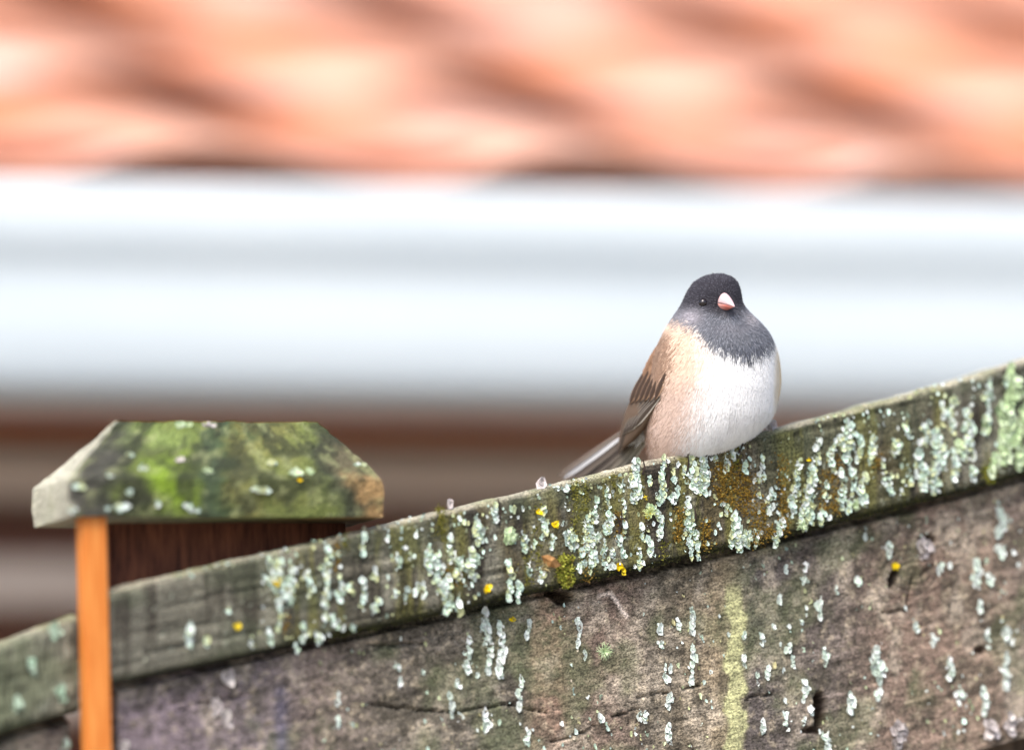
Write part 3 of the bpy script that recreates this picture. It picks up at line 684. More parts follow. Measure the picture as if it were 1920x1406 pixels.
# crust along the top arris
n = 240
xs_ = RNG.uniform(300, 1925, n); uu = np.array([onplane(x, 800)[0] for x in xs_]); zz_ = ztop(uu) - RNG.uniform(-.0004, .004, n)
qx, qy = proj(fw(uu, zz_, .002)); keep = fbm(qx * .012, qy * 0, 155) > .5
lichen('lichen_specks', np.stack([qx, qy], 1)[keep], 3.0, MINT + [lin((190, 186, 160))] * 4, .002, rail, stuff=True, tall=.8)
# a few pale lumps standing on the top edge
for x, y in [(1015, 908), (1016, 902), (1444, 802), (1446, 798), (842, 950)]:
    lichen('lichen_patch', np.array([x, y]) + RNG.normal(0, 2.2, (9, 2)), 4.0, PINK, .006, rail)
# next panel and cap
for x, y0, y1, wd in [(115, 1286, 1312, 12), (103, 1170, 1196, 14), (60, 1240, 1262, 10), (30, 1310, 1330, 8)]:
    lichen('lichen_patch', streak_pts(x, y0, y1, wd, .9), 4.2, [lin((160, 186, 164)), lin((170, 190, 170))], LB + .0002, r2)
lichen('lichen_patch', streak_pts(122, 1388, 1402, 14, .9), 4.2, MINT, LB + .0122, p2)

# moss: tufts of tiny blades
def moss(name, parent, spots, pal, back, ln=5.0, stuff=True):
    Vs = []; Fs = []; Cs = []; c0 = 0
    for (x, y0, y1, wd, nb) in spots:
        t = RNG.uniform(0, 1, nb); X = x + RNG.normal(0, .38, nb) * wd; Y = y0 + t * (y1 - y0) + RNG.normal(0, 3, nb)
        cen = np.array([fw(*onplane(a, b, back), back) for a, b in zip(X, Y)])
        L_ = ln * SPX * RNG.uniform(.5, 1.3, nb)
        d = FN * RNG.uniform(.3, 1.0, (nb, 1)) + FT * RNG.normal(0, .7, (nb, 1)) + np.array([0, 0, 1.0]) * RNG.normal(-.15, .7, (nb, 1))
        d /= np.linalg.norm(d, axis=1)[:, None]
        s = np.cross(d, RNG.normal(0, 1, (nb, 3))); s /= np.linalg.norm(s, axis=1)[:, None]
        s *= (L_ * RNG.uniform(.2, .42, nb))[:, None]
        q = np.cross(d, s)
        tip = cen + d * L_[:, None]; mid = cen + d * (L_ * .5)[:, None]
        V = np.stack([cen - FN * .0006, mid + s, mid - .5 * s + q * .87, mid - .5 * s - q * .87, tip], 1)
        col = np.array([pal[i] for i in RNG.integers(0, len(pal), nb)]) * RNG.uniform(.6, 1.25, nb)[:, None]
        C = np.repeat(col[:, None, :], 5, 1); C[:, 4] *= 1.25
        F = np.array([(0, 1, 2), (0, 2, 3), (0, 3, 1), (4, 2, 1), (4, 3, 2), (4, 1, 3)])[None] + (c0 + np.arange(nb) * 5)[:, None, None]
        c0 += nb * 5; Vs.append(V.reshape(-1, 3)); Cs.append(C.reshape(-1, 3)); Fs.append(F.reshape(-1, 3))
    o = wobj(name, mesh(name, np.concatenate(Vs), np.concatenate(Fs), M['moss'], np.concatenate(Cs)), parent)
    if stuff: o['kind'] = 'stuff'
    return o
GOLD = [lin((122, 96, 40)), lin((142, 112, 48)), lin((104, 84, 36)), lin((132, 116, 58))]
OLIV = [lin((110, 108, 46)), lin((132, 128, 62)), lin((90, 92, 40))]
LIME = [lin((122, 126, 46)), lin((150, 152, 66)), lin((94, 100, 38)), lin((108, 100, 44))]
BRT = [lin((116, 150, 44)), lin((140, 168, 60)), lin((92, 122, 40))]
moss('gold_moss', rail, [(1372, 864, 950, 40, 620), (1400, 890, 960, 34, 420), (1417, 958, 1025, 18, 260), (1467, 850, 980, 16, 420), (1273, 950, 1016, 16, 220), (1323, 972, 1030, 16, 220), (1565, 854, 962, 22, 420), (1350, 870, 940, 18, 200), (1470, 975, 1005, 14, 90), (1646, 850, 880, 12, 60), (630, 1010, 1070, 9, 90), (1100, 1000, 1090, 22, 140), (1160, 960, 1010, 20, 120), (535, 1150, 1190, 8, 60), (1440, 985, 1012, 20, 120), (1430, 940, 985, 14, 120), (850, 1040, 1100, 26, 90), (1545, 880, 960, 14, 150)], GOLD, .0002, 5.0)
moss('olive_moss', rail, [(825, 950, 1012, 18, 260), (1078, 900, 1003, 12, 260), (1096, 905, 960, 12, 120), (1150, 888, 915, 6, 60), (1242, 1015, 1046, 12, 90), (1010, 945, 1060, 14, 160), (648, 1000, 1030, 9, 60), (1382, 835, 880, 9, 110), (990, 1030, 1100, 20, 120)], OLIV, .0002, 4.5)
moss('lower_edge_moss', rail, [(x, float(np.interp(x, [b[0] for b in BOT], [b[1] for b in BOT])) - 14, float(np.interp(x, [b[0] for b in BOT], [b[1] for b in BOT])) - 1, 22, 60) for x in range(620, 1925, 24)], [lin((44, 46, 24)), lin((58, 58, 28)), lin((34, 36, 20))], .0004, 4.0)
mt_ = moss('moss_tuft', rail, [(1058, 1044, 1088, 20, 420), (1064, 1080, 1098, 12, 140)], LIME, .0002, 9.0, stuff=False)
mt_['label'] = 'lime green moss tuft'
moss('moss_tuft', rail, [(1855, 870, 902, 18, 160)], LIME, .0002, 7.0, stuff=False)
# beard lichen tufts: thin curved threads
def beard(parent, x, y, rad, back, pal, nb=60):
    Vs = []; Fs = []; Cs = []
    c = np.array(fw(*onplane(x, y, back), back)); k0 = 0
    for i in range(nb):
        a = random.uniform(0, 6.28); l_ = rad * SPX * random.uniform(.5, 1.1); bend = random.uniform(-1.2, 1.2)
        pr = None; colr = random.choice(pal) * random.uniform(.8, 1.1)
        for j in range(5):
            t = j / 4; aa = a + bend * t
            P = c + (FT * math.cos(aa) + np.array([0, 0, 1]) * math.sin(aa)) * l_ * t + FN * (.0004 + .003 * math.sin(t * 2.4) * random.uniform(.5, 1))
            w_ = .00022 * (1 - .6 * t); sd = (-FT * math.sin(aa) + np.array([0, 0, 1]) * math.cos(aa)) * w_
            Vs += [P + sd, P - sd]; Cs += [colr, colr]
            if j: Fs.append((k0 - 2, k0 - 1, k0 + 1, k0))
            k0 += 2
    o = wobj('beard_lichen', mesh('beard_lichen', np.array(Vs), Fs, M['lichen'], np.array(Cs)), parent)
beard(plank, 1131, 1221, 17, PLB, [lin((176, 200, 150)), lin((196, 214, 170))])
beard(rail, 958, 1004, 14, 0.0, GREEN); beard(rail, 1216, 962, 14, 0.0, [lin((204, 214, 150)), lin((190, 206, 140))])
beard(rail, 1118, 1008, 12, 0.0, MINT, 40); beard(rail, 1020, 1064, 14, 0.0, [lin((150, 130, 84)), lin((190, 176, 130))], 30)
beard(rail, 1400, 1008, 14, 0.0, MINT, 50); beard(rail, 1600, 948, 14, 0.0, GREEN, 40); beard(rail, 1502, 985, 14, 0.0, GREEN, 40)
# cap lichens: sit on the cap's front, so the wood's depth is found by ray
bpy.context.view_layer.update()
def cap_patch(x, y, r_, pal, nf=None, kind='lichen_patch'):
    dg = bpy.context.evaluated_depsgraph_get()
    d = Vector(ray(x, y)); inv = cap.matrix_world.inverted()
    ok, loc, nr, _ = cap.ray_cast(inv @ Vector(CAM), (inv.to_3x3() @ d).normalized())
    if not ok: return
    P = cap.matrix_world @ loc
    back = -float((np.array(P) - P0) @ FN) - .0003
    nf = nf or max(4, int(r_ * .9))
    lichen(kind, np.array([x, y]) + RNG.normal(0, r_ * .34, (nf, 2)) * [1.2, .7], max(3.2, r_ * .38), pal, back, cap, tall=.8, lift=.35)
for x, y, r_, c in [(147, 912, 11, 0), (243, 852, 9, 0), (269, 877, 12, 0), (243, 923, 9, 0), (220, 951, 15, 0), (136, 956, 9, 0), (294, 944, 9, 0), (354, 952, 14, 0), (338, 863, 11, 2), (510, 870, 11, 0), (554, 889, 13, 1), (673, 872, 10, 0), (478, 918, 12, 0), (496, 918, 12, 0), (342, 798, 13, 1), (390, 797, 10, 2), (207, 893, 9, 0), (390, 884, 10, 1), (580, 884, 9, 1)]:
    cap_patch(x, y, r_, [MINT, GREEN, PINK][c])
for x, y, r_ in [(562, 900, 4)]: cap_patch(x, y, r_, YEL, kind='yellow_lichen')

# dry leaf caught on the rail, and dark twigs of dead lichen
def fpt(x, y, b): return np.array(fw(*onplane(x, y, b), b))
lv = [(1016, 1042, -.001), (1028, 1040, -.003), (1040, 1046, -.005), (1052, 1060, -.002), (1042, 1064, -.004), (1030, 1062, -.003), (1021, 1054, -.0005), (1034, 1052, -.0055)]
P = np.array([fpt(*q) for q in lv]); c_ = P.mean(0)
me = mesh('dry_leaf', P - c_, [(i, (i + 1) % 7, 7) for i in range(7)], M['leaf'])
lf = obj('dry_leaf', me, None, tuple(c_)); sm = lf.modifiers.new('thickness', 'SOLIDIFY'); sm.thickness = .0004
tag(lf, 'small curled orange brown dead leaf caught beside lime moss on the rail', 'leaf')
def stick(x0, y0, x1, y1, b0, b1, r_):
    a, b = fpt(x0, y0, b0), fpt(x1, y1, b1); d = b - a; s = np.cross(d, FN); s /= np.linalg.norm(s); q = np.cross(s, d); q /= np.linalg.norm(q)
    mid = (a + b) / 2 + s * r_ * 1.5
    V = []; 
    for p_, rr in ((a, r_), (mid, r_ * .9), (b, r_ * .4)):
        for k in range(5): V.append(p_ + (s * math.cos(k * 1.2566) + q * math.sin(k * 1.2566)) * rr)
    F = gridfaces(3, 5, wrap=True).tolist() + [list(range(5))[::-1], list(range(10, 15))]
    return wobj('dead_lichen_stalk', mesh('dead_lichen_stalk', np.array(V), F, M['twig']), rail)
for a in [(1384, 852, 1393, 816, -.0005, -.0025, .0007), (1205, 890, 1206, 862, -.0006, -.001, .0007), (1251, 915, 1250, 862, -.0005, -.001, .0008), (1287, 890, 1290, 850, -.0005, -.001, .0006), (936, 985, 934, 934, 0, .0, .0007), (1160, 1000, 1166, 955, -.001, -.002, .0006), (1163, 985, 1150, 960, -.001, -.003, .0005), (1298, 990, 1303, 950, -.0005, -.001, .0008), (1323, 856, 1325, 846, -.0005, -.001, .0007)]:
    stick(*a)

# ------------------------------------------------------------------ the bird
BX, BY = 1340.0, 840.0
DB = 4.0 + (BX - 1230) * SPX * math.tan(TH) + .0165
BO = at(BX, BY, DB)
SB = SPX * DB / D0
bird = empty('bird', tuple(BO)); bird.rotation_euler = Matrix(((RT[0], FWD[0], UP[0]), (RT[1], FWD[1], UP[1]), (RT[2], FWD[2], UP[2]))).to_euler(); tag(bird, 'small grey hooded songbird with pink bill and white belly perched on the mossy rail', 'bird')
def bl(x, y, d):            # photo pixel and depth in pixels -> bird local metres; roll taken out
    x = np.asarray(x, float); y = np.asarray(y, float); d = np.asarray(d, float)
    return np.stack([(x - BX) * SB, d * SB, (BY - y) * SB], -1)
RINGS = [(513.5, 1340, 1350, -26, 3), (516, 1328, 1363, -26, 18), (520, 1317, 1371, -27, 29), (528, 1304, 1380, -28, 42), (538, 1294, 1385, -29, 51), (550, 1287, 1388, -30, 57), (562, 1282, 1389, -30, 60), (574, 1277, 1392, -30, 62), (586, 1268, 1403, -28, 68), (598, 1260, 1417, -25, 76), (610, 1252, 1430, -22, 84),
         (627, 1243, 1443, -18, 92), (645, 1234, 1451, -14, 98), (669, 1226, 1457, -10, 103), (693, 1221, 1459, -7, 106), (717, 1217, 1460, -5, 108), (744, 1214, 1458, -2, 108), (770, 1212, 1455, 0, 106), (795, 1212, 1449, 3, 102), (815, 1215, 1440, 6, 96), (835, 1222, 1424, 9, 86), (850, 1236, 1400, 10, 70), (860, 1262, 1372, 10, 44), (864, 1300, 1330, 10, 12)]
RA = np.array(RINGS, float)
yy = np.concatenate([np.linspace(513.5, 530, 8)[:-1], np.linspace(530, 850, 62), [855, 860, 864]])
def smooth1(a):
    b = a.copy(); b[1:-1] = .25 * a[:-2] + .5 * a[1:-1] + .25 * a[2:]; return b
RI = [np.interp(yy, RA[:, 0], RA[:, i]) for i in range(1, 5)]
for _ in range(3): RI = [smooth1(a) for a in RI]
XL, XR, DC, HD = RI
NS = 96
def body_pt(y, a):          # a: 0 = right, pi/2 = towards the camera, in the picture
    xl, xr, dc, hd = (np.interp(y, yy, q) for q in RI)
    cx, hw = (xl + xr) / 2, (xr - xl) / 2
    ca, sa = np.cos(a), np.sin(a)
    e = 1 - .06 * sst(600, 700, y)
    ex = np.sign(ca) * np.abs(ca) ** e; ez = np.sign(sa) * np.abs(sa) ** e
    rump = 1 + .40 * sst(700, 790, y) * sst(862, 835, y) * np.clip(np.cos(a - R(238)), 0, 1) ** 4
    x = cx + hw * ex * np.where(sa < 0, 1 + (rump - 1) * .35, 1); d = dc - hd * ez * rump
    # face: brow and cheek modelling, bill bulge
    face = np.exp(-((y - 569) / 14) ** 2) * np.exp(-((a - R(66)) / .30) ** 2)
    d = d - 5.0 * face; x = x + 2.5 * face
    sock = np.exp(-((y - 568) / 7) ** 2 - ((x - 1318) / 8) ** 2) * (sa > 0)
    d = d + 2.5 * sock
    # belly settles on the sloping rail
    y2 = y - .27 * (x - 1325) * sst(735, 860, y)
    return x, y2, d
A = np.arange(NS) * 2 * np.pi / NS
YG, AG = np.meshgrid(yy, A, indexing='ij')
X_, Y_, D_ = body_pt(YG, AG)
# soft unevenness of fluffed plumage
nrm_r = 2.2 * (fbm(AG * 7, YG * .05, 201) - .5)
X_ = X_ + nrm_r * np.cos(AG); D_ = D_ - nrm_r * np.sin(AG)
def plum_col(x, y, a, jit):
    """markings of the bird, in picture pixels (y before the settling)"""
    n1 = (fbm(x * .12, y * .06, 211) - .5) * 14 + jit * 7
    front = np.sin(a) > -.15
    hb = np.interp(x, [1240, 1262, 1285, 1300, 1312, 1322, 1345, 1375, 1402, 1425, 1443, 1452, 1470], [598, 606, 612, 617, 624, 640, 656, 667, 672, 667, 652, 632, 600])
    hood = sst(13, -9, (y + n1 - hb))
    hood = np.where(front, hood, sst(650, 620, y + n1))
    wb = np.interp(y, [600, 640, 680, 720, 760, 800, 850], [1312, 1322, 1322, 1312, 1300, 1292, 1282])
    buff = sst(36, -34, x + n1 * 1.2 - wb)
    C = np.tile(lin((245, 246, 246)), x.shape + (1,)).astype(float)
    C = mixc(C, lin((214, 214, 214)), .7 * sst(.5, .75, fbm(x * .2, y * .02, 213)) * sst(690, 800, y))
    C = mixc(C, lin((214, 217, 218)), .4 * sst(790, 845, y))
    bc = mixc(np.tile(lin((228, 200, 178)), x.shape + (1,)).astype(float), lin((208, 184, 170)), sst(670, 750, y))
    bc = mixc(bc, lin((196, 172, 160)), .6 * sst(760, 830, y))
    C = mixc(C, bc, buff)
    C = mixc(C, lin((224, 206, 172)), .7 * sst(1443, 1455, x) * sst(640, 660, y) * sst(800, 730, y))
    br = np.interp(y, [600, 640, 680, 720, 780], [1245, 1264, 1262, 1252, 1225])
    C = mixc(C, lin((132, 104, 84)), .85 * sst(10, -12, x + n1 * 1.3 - br) * sst(604, 628, y))
    back = np.clip(-np.sin(a) * 3, 0, 1)
    C = mixc(C, lin((128, 100, 80)), back)
    hc = np.tile(lin((108, 111, 119)), x.shape + (1,)).astype(float)
    hc = mixc(hc, lin((54, 53, 60)), sst(602, 566, y + n1 * .6))
    hc = mixc(hc, lin((38, 35, 40)), .9 * np.exp(-((x - 1357) / 30) ** 2 - ((y - 574) / 19) ** 2))
    hc = mixc(hc, lin((168, 164, 172)), .9 * np.exp(-((x - 1296) / 20) ** 2 - ((y - 594) / 12) ** 2))
    hc = mixc(hc, lin((160, 156, 160)), .8 * np.exp(-((x - 1405) / 12) ** 2 - ((y - 598) / 12) ** 2))
    hc = mixc(hc, lin((150, 146, 150)), .55 * np.exp(-((x - 1278) / 26) ** 2 - ((y - 608) / 7) ** 2))
    hc = mixc(hc, lin((72, 76, 86)), .75 * sst(636, 656, y + n1))
    hc = mixc(hc, lin((128, 128, 136)), .55 * np.exp(-((x - 1370) / 40) ** 2 - ((y - 614) / 10) ** 2))
    C = mixc(C, hc, hood)
    return C
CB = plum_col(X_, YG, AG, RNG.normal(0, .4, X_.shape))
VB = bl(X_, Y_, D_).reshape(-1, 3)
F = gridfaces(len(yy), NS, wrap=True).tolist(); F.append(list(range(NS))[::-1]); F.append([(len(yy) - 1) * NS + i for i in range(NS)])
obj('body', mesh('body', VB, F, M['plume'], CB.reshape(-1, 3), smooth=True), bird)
# fine barbs over the body
NB = 70000
yb = RNG.uniform(515, 856, NB); ab = RNG.uniform(R(-60), R(240), NB)
keep = RNG.random(NB) < np.interp(yb, [515, 540, 600, 700, 856], [.45, .7, .8, 1, 1])
yb, ab = yb[keep], ab[keep]; NB = len(yb)
def pt3(y, a):
    x, y2, d = body_pt(y, a); return bl(x, y2, d)
p0 = pt3(yb, ab); du = pt3(yb + 1.5, ab) - p0; dv = pt3(yb, ab + .02) - p0
nr = np.cross(dv, du); nr /= np.linalg.norm(nr, axis=1)[:, None] + 1e-12
flip = np.sign((nr * (p0 - bl(1335, 700, 0) * [1, 1, 0] - np.array([0, 0, 1]) * p0[:, 2:3])).sum(1)); nr *= np.where(flip == 0, 1, flip)[:, None]
xb, y2b, db_ = body_pt(yb, ab)
bp = bl(1360, 566, -95)
away = p0 - bp; away /= np.linalg.norm(away, axis=1)[:, None]
down = np.array([-.12, .25, -1.0]); wgt = sst(690, 600, yb)[:, None]
fl = away * wgt + down * (1 - wgt) + np.array([-.9, .3, 0]) * (sst(1330, 1250, xb) * (1 - wgt[:, 0]))[:, None] * .55 + RNG.normal(0, .13, (NB, 3))
fl -= nr * (fl * nr).sum(1)[:, None]; fl /= np.linalg.norm(fl, axis=1)[:, None]
ln = np.interp(yb, [515, 560, 620, 680, 856], [5, 5.5, 10, 17, 20]) * RNG.uniform(.6, 1.2, NB) * SB
nbill = np.hypot(xb - 1361, yb - 569) < 17
sd = np.cross(fl, nr) * (np.interp(yb, [515, 620, 856], [.6, .7, .75]) * SB)[:, None]
base = p0 + nr * (.3 * SB); midp = p0 + fl * (ln * .55)[:, None] + nr * (1.3 * SB * RNG.uniform(.3, 1.4, NB))[:, None]
tip = p0 + fl * ln[:, None] + nr * (1.8 * SB * RNG.uniform(0, 1.6, NB))[:, None]
VV = np.stack([base - sd * .6, base + sd * .6, midp + sd, midp - sd, tip], 1)
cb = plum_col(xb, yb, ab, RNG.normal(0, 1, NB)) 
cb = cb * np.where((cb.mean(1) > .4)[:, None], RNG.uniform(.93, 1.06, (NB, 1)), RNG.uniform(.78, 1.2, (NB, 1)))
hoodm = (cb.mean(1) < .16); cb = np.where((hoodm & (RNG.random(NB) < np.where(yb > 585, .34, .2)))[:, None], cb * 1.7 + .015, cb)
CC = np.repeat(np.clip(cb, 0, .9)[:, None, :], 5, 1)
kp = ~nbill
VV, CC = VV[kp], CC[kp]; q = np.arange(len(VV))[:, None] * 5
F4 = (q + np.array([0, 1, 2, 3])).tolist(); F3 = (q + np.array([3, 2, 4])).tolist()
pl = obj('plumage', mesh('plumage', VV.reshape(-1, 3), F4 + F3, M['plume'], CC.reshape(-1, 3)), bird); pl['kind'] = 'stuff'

# bill
HF = np.array([math.sin(R(31)), -math.cos(R(31)), -.10]); HF /= np.linalg.norm(HF)
HS = np.cross(HF, [0, 0, 1.0]); HS /= np.linalg.norm(HS); HU = np.cross(HS, HF)
bc0 = bl(1355, 569, -86)
def bill(name, upper):
    n1, n2 = 9, 13; V = []; C = []
    for i in range(n1):
        t = i / (n1 - 1); f = (38 if upper else 35) * t * SB
        rw = 14.0 * (1 - t) ** .8 * SB; rh = (17.5 if upper else 15.5) * (1 - t ** 1.25) ** .95 * SB
        drop = -(4.0 * t * t) * SB + (1.2 * (1 - t)) * SB
        for j in range(n2):
            a = math.pi * j / (n2 - 1) * (1 if upper else -1)
            s_ = math.cos(a) * rw; u_ = math.sin(a) * rh
            seam = -2.0 * (1 - t) * abs(math.cos(a)) ** 2 * SB + (.35 if upper else -.35) * SB
            P_ = bc0 + HF * f + HS * s_ + HU * (u_ + drop + seam)
            V.append(P_)
            if upper: c = lin((212, 176, 178)) * (1 - .16 * abs(math.cos(a))); c = c * (1 - .25 * (t > .93))
            else: c = lin((214, 150, 142)) * (.96 - .2 * (1 - t)) + (lin((206, 112, 94)) - lin((214, 150, 142))) * math.exp(-((t - .6) / .25) ** 2) * .8
            if t < .12: c = c * .75
            C.append(np.clip(c, 0, .85))
    F = gridfaces(n1, n2).tolist(); F += [[i * n2 for i in range(n1)] + [i * n2 + n2 - 1 for i in range(n1)][::-1]]
    F += [list(range(n2))]
    return obj(name, mesh(name, np.array(V), F, M['beakm'], np.array(C), smooth=True), bird)
M['beakm'] = col_mat('bill_horn', rough=.45, spec=.4, nscale=1200, namp=.06)
ub_ = bill('upper_bill', True); ub_['label'] = 'pale pink upper bill'; lb_ = bill('lower_bill', False); lb_['label'] = 'salmon pink lower bill'
# eyes
mt, n_, l_, p_ = newmat('eye_black'); p_.inputs['Base Color'].default_value = (.012, .008, .008, 1); p_.inputs['Roughness'].default_value = .06; p_.inputs['Specular IOR Level'].default_value = .6; M['eye'] = mt
def ball(name, c, r_, mt_, parent, nu=14, nv=10):
    V = [c + r_ * np.array([math.sin(math.pi * i / nv) * math.cos(6.28318 * j / nu), math.sin(math.pi * i / nv) * math.sin(6.28318 * j / nu), math.cos(math.pi * i / nv)]) for i in range(nv + 1) for j in range(nu)]
    return obj(name, mesh(name, np.array(V), gridfaces(nv + 1, nu, wrap=True), mt_, smooth=True), parent)
def surf_at(x, y):
    aa = np.linspace(R(5), R(175), 400); xx, y2, dd = body_pt(np.full(400, float(y)), aa); i = int(np.argmin(np.abs(xx - x))); return bl(xx[i], y2[i], dd[i])
e1 = surf_at(1317, 569); ball('eye', e1 + np.array([-.0001, .0002, 0]), 8.6 * SB, M['eye'], bird)
e2 = surf_at(1387.5, 566); ball('eye', e2 + np.array([-.0012, .0009, 0]), 6.6 * SB, M['eye'], bird)

# feathers of wing and tail
def feather(P, T, wd, nrm, ctr, edge, name, parent, curve_=0.0, blunt=.35, n=9, mt_=None, tipc=None):
    P = np.array(P); T = np.array(T); d = T - P; L_ = np.linalg.norm(d); d = d / L_
    nrm = np.array(nrm, float); nrm -= d * (nrm @ d); nrm /= np.linalg.norm(nrm); s = np.cross(d, nrm)
    V = []; C = []
    for i in range(n):
        t = i / (n - 1)
        w_ = wd * min(1, (.45 + 1.2 * t)) * (1 - max(0, (t - (1 - blunt)) / blunt) ** 2.2 * .96)
        for j, f in enumerate((-1, -.55, 0, .72, 1)):
            V.append(P + d * L_ * t + s * w_ * f + nrm * (wd * .25 * (1 - f * f) + curve_ * L_ * t * (1 - t) * 4))
            C.append(edge if f == -1 else (ctr * .6 + edge * .4) if f == 1 else (ctr * (.7 if f == 0 else .95)))
    m0 = len(V)
    for i in range(n):
        t = i / (n - 1)
        for f in (-1, -.55, 0, .72, 1):
            V.append(V[len(V) - m0] - nrm * wd * .10); C.append(ctr * .8)
    F = gridfaces(n, 5).tolist() + [f_[::-1] for f_ in gridfaces(n, 5, m0).tolist()]
    return obj(name, mesh(name, np.array(V), F, mt_ or M['feather'], np.array(C), smooth=True), parent)
YW = [632, 650, 670, 690, 715, 745, 775, 800, 825, 845]
OW = [1246, 1229, 1217, 1208, 1198, 1184, 1171, 1165, 1161, 1158]
IW = [1262, 1264, 1260, 1254, 1248, 1237, 1220, 1206, 1186, 1166]
DO = [-14, -2, 5, 10, 15, 25, 35, 45, 55, 62]
DI = [-58, -66, -72, -76, -75, -68, -52, -25, 15, 50]
def wdep(x, y):
    o, i_, a, b = (np.interp(y, YW, q) for q in (OW, IW, DO, DI)); t = np.clip((x - o) / (i_ - o), -.2, 1.2)
    return a + (b - a) * (t ** 1 if t > 0 else t)
def wp(x, y, lift=0.0): return bl(x, y, wdep(x, y) - lift)
wing = None
V = []; C = []; nv = 26; ys_ = np.linspace(632, 845, nv)
for y in ys_:
    o, i_, a, b = (np.interp(y, YW, q) for q in (OW, IW, DO, DI))
    row = [(o + (i_ - o) * f, a + (b - a) * f - 5 * math.sin(math.pi * f)) for f in (1, .85, .7, .5, .3, .12, 0)] + [(o + 4, a + 12), (o + 16, a + 34), (min(i_ + 4, o + 40), a + 40), (i_ + 6, b + 14)]
    for x, d in row:
        V.append(bl(x, y, d)); C.append(lin((126, 98, 76)) * (.85 + .3 * random.random()) if y < 712 else lin((92, 76, 62)) * (.9 + .2 * random.random()))
F = gridfaces(nv, 11, wrap=True).tolist() + [list(range(11))[::-1], [(nv - 1) * 11 + i for i in range(11)]]
wing = obj('wing', mesh('wing', np.array(V), F, M['feather'], np.array(C), smooth=True), bird); wing['label'] = 'brown folded wing with pale feather edges'
wn = np.array([-.55, -.8, .12])
DKB = lin((72, 56, 46)); EDG = lin((186, 152, 124)); DK2 = lin((74, 64, 55)); PAL = lin((214, 208, 196))
def zf(zx, zy): return 1040 + zx / 3.348, 490 + zy / 3.348
# long flight feathers first, then coverts on top
for k, ((a, b), (c, d)) in enumerate([((545, 850), (400, 1215)), ((560, 850), (416, 1130)), ((580, 845), (424, 1095)), ((600, 845), (440, 1085)), ((620, 845), (456, 1075)), ((640, 845), (474, 1066)), ((655, 850), (500, 1040))]):
    x0, y0 = zf(a, b); x1, y1 = zf(c, d)
    feather(wp(x0, y0, 3 + k * .8), wp(x1, y1, 4 + k * 1.0), (6.5 if k else 8) * SB, wn, DK2, PAL if k > 1 else lin((150, 136, 120)), 'flight_feather', wing, .01, .3)
for k, ((a, b), (c, d)) in enumerate([((560, 700), (470, 900)), ((590, 690), (500, 890)), ((620, 690), (530, 885)), ((648, 690), (560, 880)), ((674, 690), (590, 880)), ((700, 690), (625, 870))]):
    x0, y0 = zf(a, b); x1, y1 = zf(c, d)
    feather(wp(x0, y0, 6 + k * .6), wp(x1, y1, 10 + k * .6), 6.8 * SB, wn, DKB, EDG, 'covert_feather', wing, .02, .35)
for k in range(16):
    r_ = k // 4; c_ = k % 4
    y0 = 646 + r_ * 13 + random.uniform(-2, 2); o = np.interp(y0, YW, OW); i_ = np.interp(y0, YW, IW)
    x0 = o + (i_ - o) * (.12 + .26 * c_)
    feather(wp(x0, y0, 4 + r_), wp(x0 - 10, y0 + 24, 7 + r_), 7.5 * SB, wn, lin((134, 104, 82)) * random.uniform(.85, 1.1), lin((178, 144, 118)), 'covert_feather', wing, .02, .6, 6)
# far wing: a folded sliver on the other side
V = []; C = []; ys_ = np.linspace(632, 800, 18)
for y in ys_:
    xr = np.interp(y, yy, XR); k_ = math.sin(math.pi * min(1, (y - 628) / 176)) ** .6; y2 = y - 20 * sst(700, 800, y)
    for x, d in ((xr - 16, -40), (xr - 2 + 1.5 * k_, -22), (xr + 5.5 * k_, -4), (xr + 6 * k_, 12), (xr + 1, 40), (xr - 30, 62), (xr - 30, 20)):
        V.append(bl(x, y2, d)); C.append(lin((222, 206, 176)) if d < -20 else lin((196, 172, 138)) if d < 0 else lin((150, 124, 98)))
F = gridfaces(18, 7, wrap=True).tolist() + [list(range(7))[::-1], [17 * 7 + i for i in range(7)]]
w2 = obj('wing', mesh('wing', np.array(V), F, M['feather'], np.array(C), smooth=True), bird)
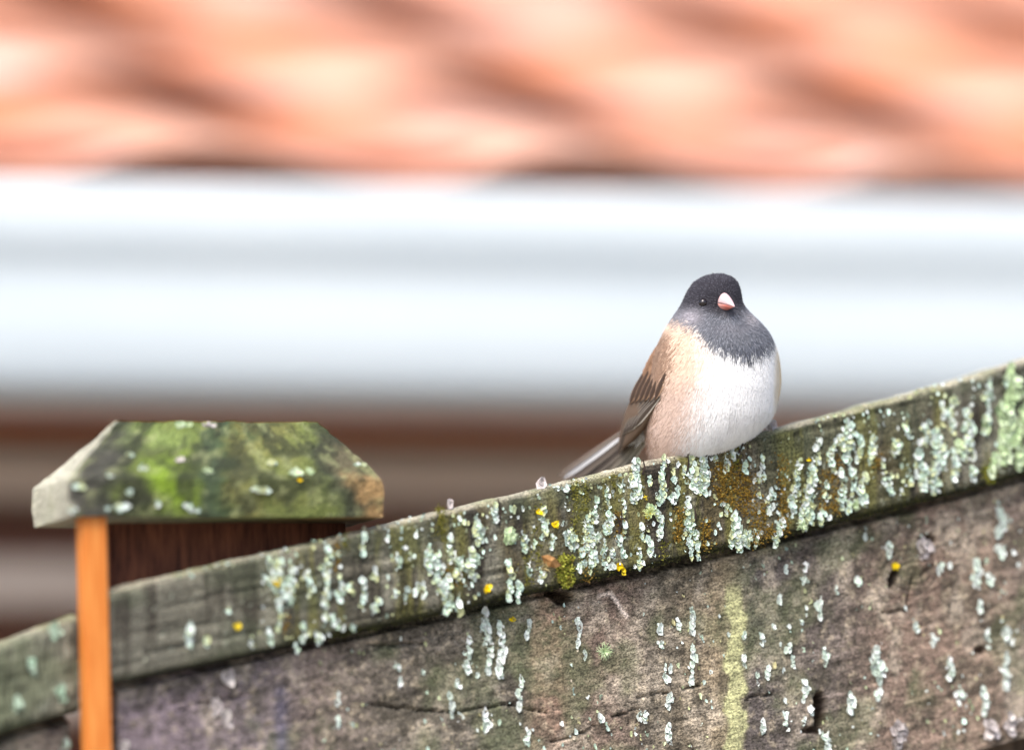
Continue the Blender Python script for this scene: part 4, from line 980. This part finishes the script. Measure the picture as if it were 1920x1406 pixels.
# tail: fan of long feathers running down behind the rail
tail = None
TB = [((1180, 800), (1046, 896), 5.0, lin((104, 92, 82)), lin((186, 176, 168)), 58, 150), ((1186, 806), (1056, 900), 5.0, lin((206, 206, 208)), lin((236, 236, 238)), 55, 147), ((1192, 811), (1066, 908), 8, lin((96, 86, 78)), lin((132, 122, 112)), 52, 144), ((1199, 815), (1080, 917), 9, lin((74, 66, 60)), lin((150, 140, 128)), 48, 140),
      ((1204, 818), (1098, 922), 9.5, lin((118, 110, 98)), lin((168, 160, 146)), 44, 136), ((1208, 821), (1116, 926), 9.5, lin((128, 122, 108)), lin((178, 172, 158)), 40, 132), ((1213, 825), (1138, 926), 7.0, lin((140, 134, 120)), lin((220, 214, 200)), 36, 128)]
for k, ((a, b), (c, d), wd, ce, ed, d0, d1) in enumerate(TB):
    f_ = feather(bl(a, b, d0), bl(c, d, d1), wd * SB, (.15, -.9, .5), ce, ed, 'tail' if k == 0 else 'tail_feather', bird if k == 0 else tail, 0, .2, 10)
    if k == 0: tail = f_; tail['label'] = 'long grey tail with white outer feather'
# white fluff under the tail root
Vs = []; Cs = []; Fs = []
for k in range(520):
    x = random.gauss(1204, 9); y = random.gauss(815, 7); d = random.uniform(30, 75); l_ = random.uniform(8, 18)
    p = bl(x, y, d); dr = np.array([-.75 + random.gauss(0, .2), .2, -.6 + random.gauss(0, .2)]); s = np.array([.5, 0, -.6]) * SB * 1.2
    Vs += [p - s, p + s, p + dr * l_ * SB]; c = lin((226, 226, 226)) * random.uniform(.7, 1.05); Cs += [c] * 3; Fs.append((3 * k, 3 * k + 1, 3 * k + 2))
uf = obj('undertail_plumage', mesh('undertail_plumage', np.array(Vs), Fs, M['plume'], np.array(Cs)), bird); uf['kind'] = 'stuff'
# feet: toes gripping the rail's top under the belly
M['foot'] = noise_mat('foot_skin', lin((150, 104, 92)), lin((180, 130, 116)), 900)
for fx in (1310, 1372):
    fy = 846 - .27 * (fx - 1325) + 4
    V = []; F = []
    def tube(a, b, r0, r1):
        a = np.array(a); b = np.array(b); d = b - a; s = np.cross(d, [.3, .2, 1.0]); s /= np.linalg.norm(s); q_ = np.cross(s, d); q_ /= np.linalg.norm(q_); o_ = len(V)
        for p, r_ in ((a, r0), (b, r1)):
            for k in range(6): V.append(p + (s * math.cos(k * 1.0472) + q_ * math.sin(k * 1.0472)) * r_)
        F.extend((gridfaces(2, 6, wrap=True) + o_).tolist()); F.append([o_ + i for i in range(6)][::-1]); F.append([o_ + 6 + i for i in range(6)])
    an = bl(fx, fy - 2, 0); tube(bl(fx, fy - 30, 10), an, .0011, .0009)
    for dx, dy_ in ((-14, -26), (0, -30), (14, -24), (-4, 22)):
        e_ = bl(fx + dx, fy - .25 * dx, dy_); tube(an, e_, .0009, .0007); tube(e_, e_ + np.array([0, .002 * np.sign(dy_), -.0012]), .0006, .0002)
    obj('foot', mesh('foot', np.array(V), F, M['foot'], smooth=True), bird)
